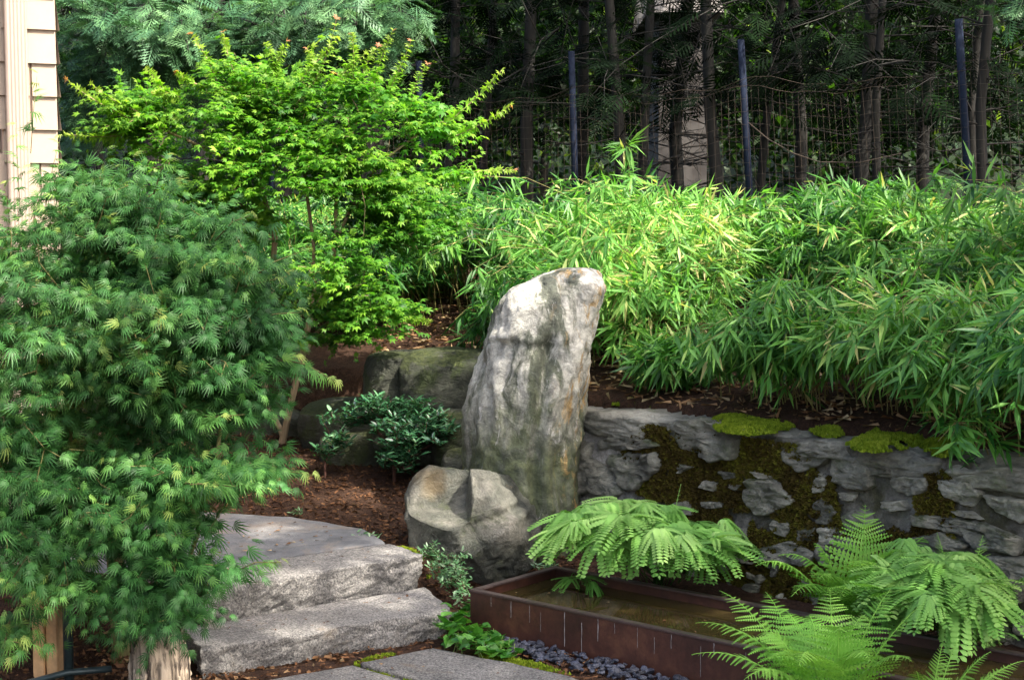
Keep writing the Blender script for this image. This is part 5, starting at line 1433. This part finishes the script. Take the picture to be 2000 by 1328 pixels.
# heart-leaved ground cover by the corner of the basin
hc = thing('heart_leaf_plant', 'mound of glossy heart shaped leaves at the corner of the basin', 'ground cover')
HV = np.array([[0, 0, 0], [-.34, -.14, .05], [-.5, .22, .07], [-.28, .62, .03], [0, .95, -.08], [.28, .62, .03], [.5, .22, .07], [.34, -.14, .05], [0, .4, -.02]])
HF = [(0, 1, 8), (1, 2, 8), (2, 3, 8), (3, 4, 8), (4, 5, 8), (5, 6, 8), (6, 7, 8), (7, 0, 8)]
hmesh = []
for v in (.2, .45, .65, .85):
    me = bpy.data.meshes.new('leaf'); me.from_pydata([tuple(q) for q in HV], [], [tuple(reversed(f)) for f in HF]); a_ = me.attributes.new('var', 'FLOAT', 'POINT'); a_.data.foreach_set('value', np.full(len(HV), v, np.float32)); me.materials.append(M['heart']); hmesh.append(me)
hp = [on_z(a, b, .05)[:2] for a, b in ((905, 1190), (940, 1200), (985, 1240), (1030, 1268), (960, 1275), (880, 1262), (852, 1240), (875, 1205))]
hp = np.array(hp); lo, hi = hp.min(0), hp.max(0); n = 0
while n < 190:
    x, y = rng.uniform(lo, hi)
    if not inpoly(np.array([x]), np.array([y]), hp)[0]: continue
    tb = (x - B0[0]) * bv[0] + (y - B0[1]) * bv[1]; sb_ = (x - B0[0]) * bu[0] + (y - B0[1]) * bu[1]
    if tb > -.03 and sb_ > -.03: continue
    z = .03 + .07 * rng.random() * sst(.22, .05, abs(x + .25) + 0)
    o = bpy.data.objects.new('leaf', hmesh[n % 4]); C.objects.link(o); o.parent = hc; o.location = (x, y, z)
    o.scale = [float(rng.uniform(.03, .055))] * 3; o.rotation_euler = (rng.normal(.35, .3), rng.normal(0, .3), rng.normal(math.pi, 1.1)); n += 1
m = MB()
for k in range(60):
    x, y = rng.uniform(lo, hi)
    if inpoly(np.array([x]), np.array([y]), hp)[0]: tube(m, [[x, y, -.01], [x + rng.normal(0, .01), y, .06]], .0012, 3)
tag(m.build('stems', M['rachis'], hc), kind='stuff'); place(hc, (*hp.mean(0), 0))

# moss between the slabs and beside the step
for n, (pl, z, h, lab) in enumerate((([(680, 1300), (700, 1294), (760, 1312), (830, 1332), (870, 1350), (840, 1352), (760, 1325)], .012, .03, 'strip of green moss in the joint between the paving slabs'),
                                     ([(735, 1068), (790, 1068), (825, 1080), (822, 1092), (790, 1083), (745, 1078)], .215, .03, 'bright green moss beside the upper granite step'),
                                     ([(830, 1100), (850, 1085), (862, 1110), (840, 1125)], .12, .03, 'olive moss patch between the upper step and the boulder'),
                                     ([(690, 1288), (740, 1274), (775, 1268), (760, 1278), (715, 1290)], .01, .02, 'thin green moss along the foot of the lower step'),
                                     ([(925, 1268), (1000, 1282), (1080, 1300), (1110, 1312), (1060, 1308), (960, 1288)], .012, .03, 'mossy green strip between the paving slab and the slate chips'))):
    tag(cushion(pl, z, 600 + n, h, None, 'moss_patch', 'moss', 30000), lab, 'moss', None, 'stuff')

# slate chips along the front of the basin
bed = thing('slate_chip_bed', 'bed of dark blue slate chips along the front of the basin', 'gravel')
cmesh = []
for k in range(6):
    V, F = rock((1, .8, .42), 700 + k, 2, 3.5, 7, .08, 2, (.6, .95)); me = bpy.data.meshes.new('chip'); me.from_pydata([tuple(v) for v in V], [], [tuple(f) for f in F.tolist()]); me.materials.append(M['chip']); cmesh.append(me)
n = 0
while n < 290:
    s_ = rng.uniform(.12, 1.25); t_ = -rng.uniform(.012, .06 + .10 * min(1, s_ / .5))
    p = B0 + bu * s_ + bv * t_
    if inpoly(np.array([p[0]]), np.array([p[1]]), np.array(slabA))[0]: n += .2; continue
    r = rng.uniform(.008, .019); o = bpy.data.objects.new('chip', cmesh[int(n) % 6]); C.objects.link(o); o.parent = bed
    o.location = (p[0], p[1], .004 + r * .35 + .016 * rng.random()); o.scale = (r, r, r); o.rotation_euler = (rng.normal(0, .4), rng.normal(0, .4), rng.uniform(0, 6.28)); n += 1
place(bed, (*(B0 + bu * .7), 0))

# ------------------------------------------------------------------ litter
FL_V = np.array([[-.5, -.5, 0], [.5, -.4, .1], [.4, .5, -.05], [-.4, .45, .12]]); FL_F = np.array([[0, 1, 2], [0, 2, 3]])
def litter(name, xr, yr, n, cond, size, asp, vlo, vhi, label, z_off=.006):
    x = rng.uniform(*xr, n); y = rng.uniform(*yr, n); k = cond(x, y); x, y = x[k], y[k]
    P = np.stack([x, y, ground_z(x, y) + z_off], -1); m = MB()
    scatter(m, FL_V * [asp, 1, 1], FL_F, P, rsphere(len(P)) * [1, 1, .25], np.array([0, 0, 1.]) + rng.normal(0, .4, P.shape), rng.uniform(*size, len(P)), rng.uniform(vlo, vhi, len(P)))
    tag(m.build(name, M['litter']), label, 'litter', None, 'stuff')
def inland(x, y):
    s = (x - B0[0]) * bu[0] + (y - B0[1]) * bu[1]; t = (x - B0[0]) * bv[0] + (y - B0[1]) * bv[1]
    return ~((s > -.03) & (t > -.03) & (t < BW + .03))
stp = np.array([(-1.14, 5.25), (-.24, 5.84), (-.36, 6.19), (-.54, 6.435), (-.66, 6.73), (-1.03, 7.0), (-1.55, 7.15), (-1.95, 6.3), (-1.6, 5.8)])
litter('bark_mulch', (-1.9, .3), (5.0, 8.6), 15000, lambda x, y: (bankdist(x, y) < -.05) & inland(x, y) & ~inpoly(x, y, stp), (.008, .032), .35, 0, .62, 'reddish brown bark mulch round the boulder and maple')
litter('bamboo_litter', (-.8, 3.2), (4.8, 11), 9000, lambda x, y: (bankdist(x, y) > .16) & (bankdist(x, y) < 1.6), (.03, .085), .13, .6, 1, 'fallen straw coloured bamboo leaves along the wall top', .012)
litter('leaf_litter', (-1.6, -.6), (4.6, 5.6), 1500, lambda x, y: ~inpoly(x, y, stp), (.012, .035), .5, .2, .9, 'dry brown leaves round the stump')

m = MB()
def drop(poly, z, n, sz):
    poly = np.array(poly); lo, hi = poly.min(0), poly.max(0); k = 0
    while k < n:
        x, y = rng.uniform(lo, hi)
        if not inpoly(np.array([x]), np.array([y]), poly)[0]: continue
        scatter(m, FL_V * [random.uniform(.12, .6), 1, 1], FL_F, np.array([[x, y, z]]), rsphere(1) * [1, 1, .05], np.array([[0, 0, 1.]]) + rng.normal(0, .12, (1, 3)), random.uniform(*sz), random.uniform(.1, 1)); k += 1
drop([(-1.0, 5.36), (-.32, 5.82), (-.42, 6.1), (-1.1, 5.52)], .119, 22, (.008, .026))
drop([(-1.1, 5.65), (-.45, 6.18), (-.55, 6.36), (-1.2, 5.86)], .245, 16, (.008, .022))
drop([(-1.2, 6.0), (-.62, 6.45), (-.7, 6.68), (-1.05, 6.9), (-1.5, 7.05), (-1.6, 6.4)], .246, 70, (.006, .03))
drop(slabA, .038, 22, (.006, .02)); drop(slabB, .038, 16, (.006, .02))
drop([tuple(bp(a, b, 0)[:2]) for a, b in ((.05, .05), (1.6, .05), (1.6, .48), (.05, .48))], .128, 14, (.008, .02))
tag(m.build('fallen_leaf_scraps', M['litter']), 'scattered dry leaf scraps lying on the steps, slabs and water', 'litter', None, 'stuff')
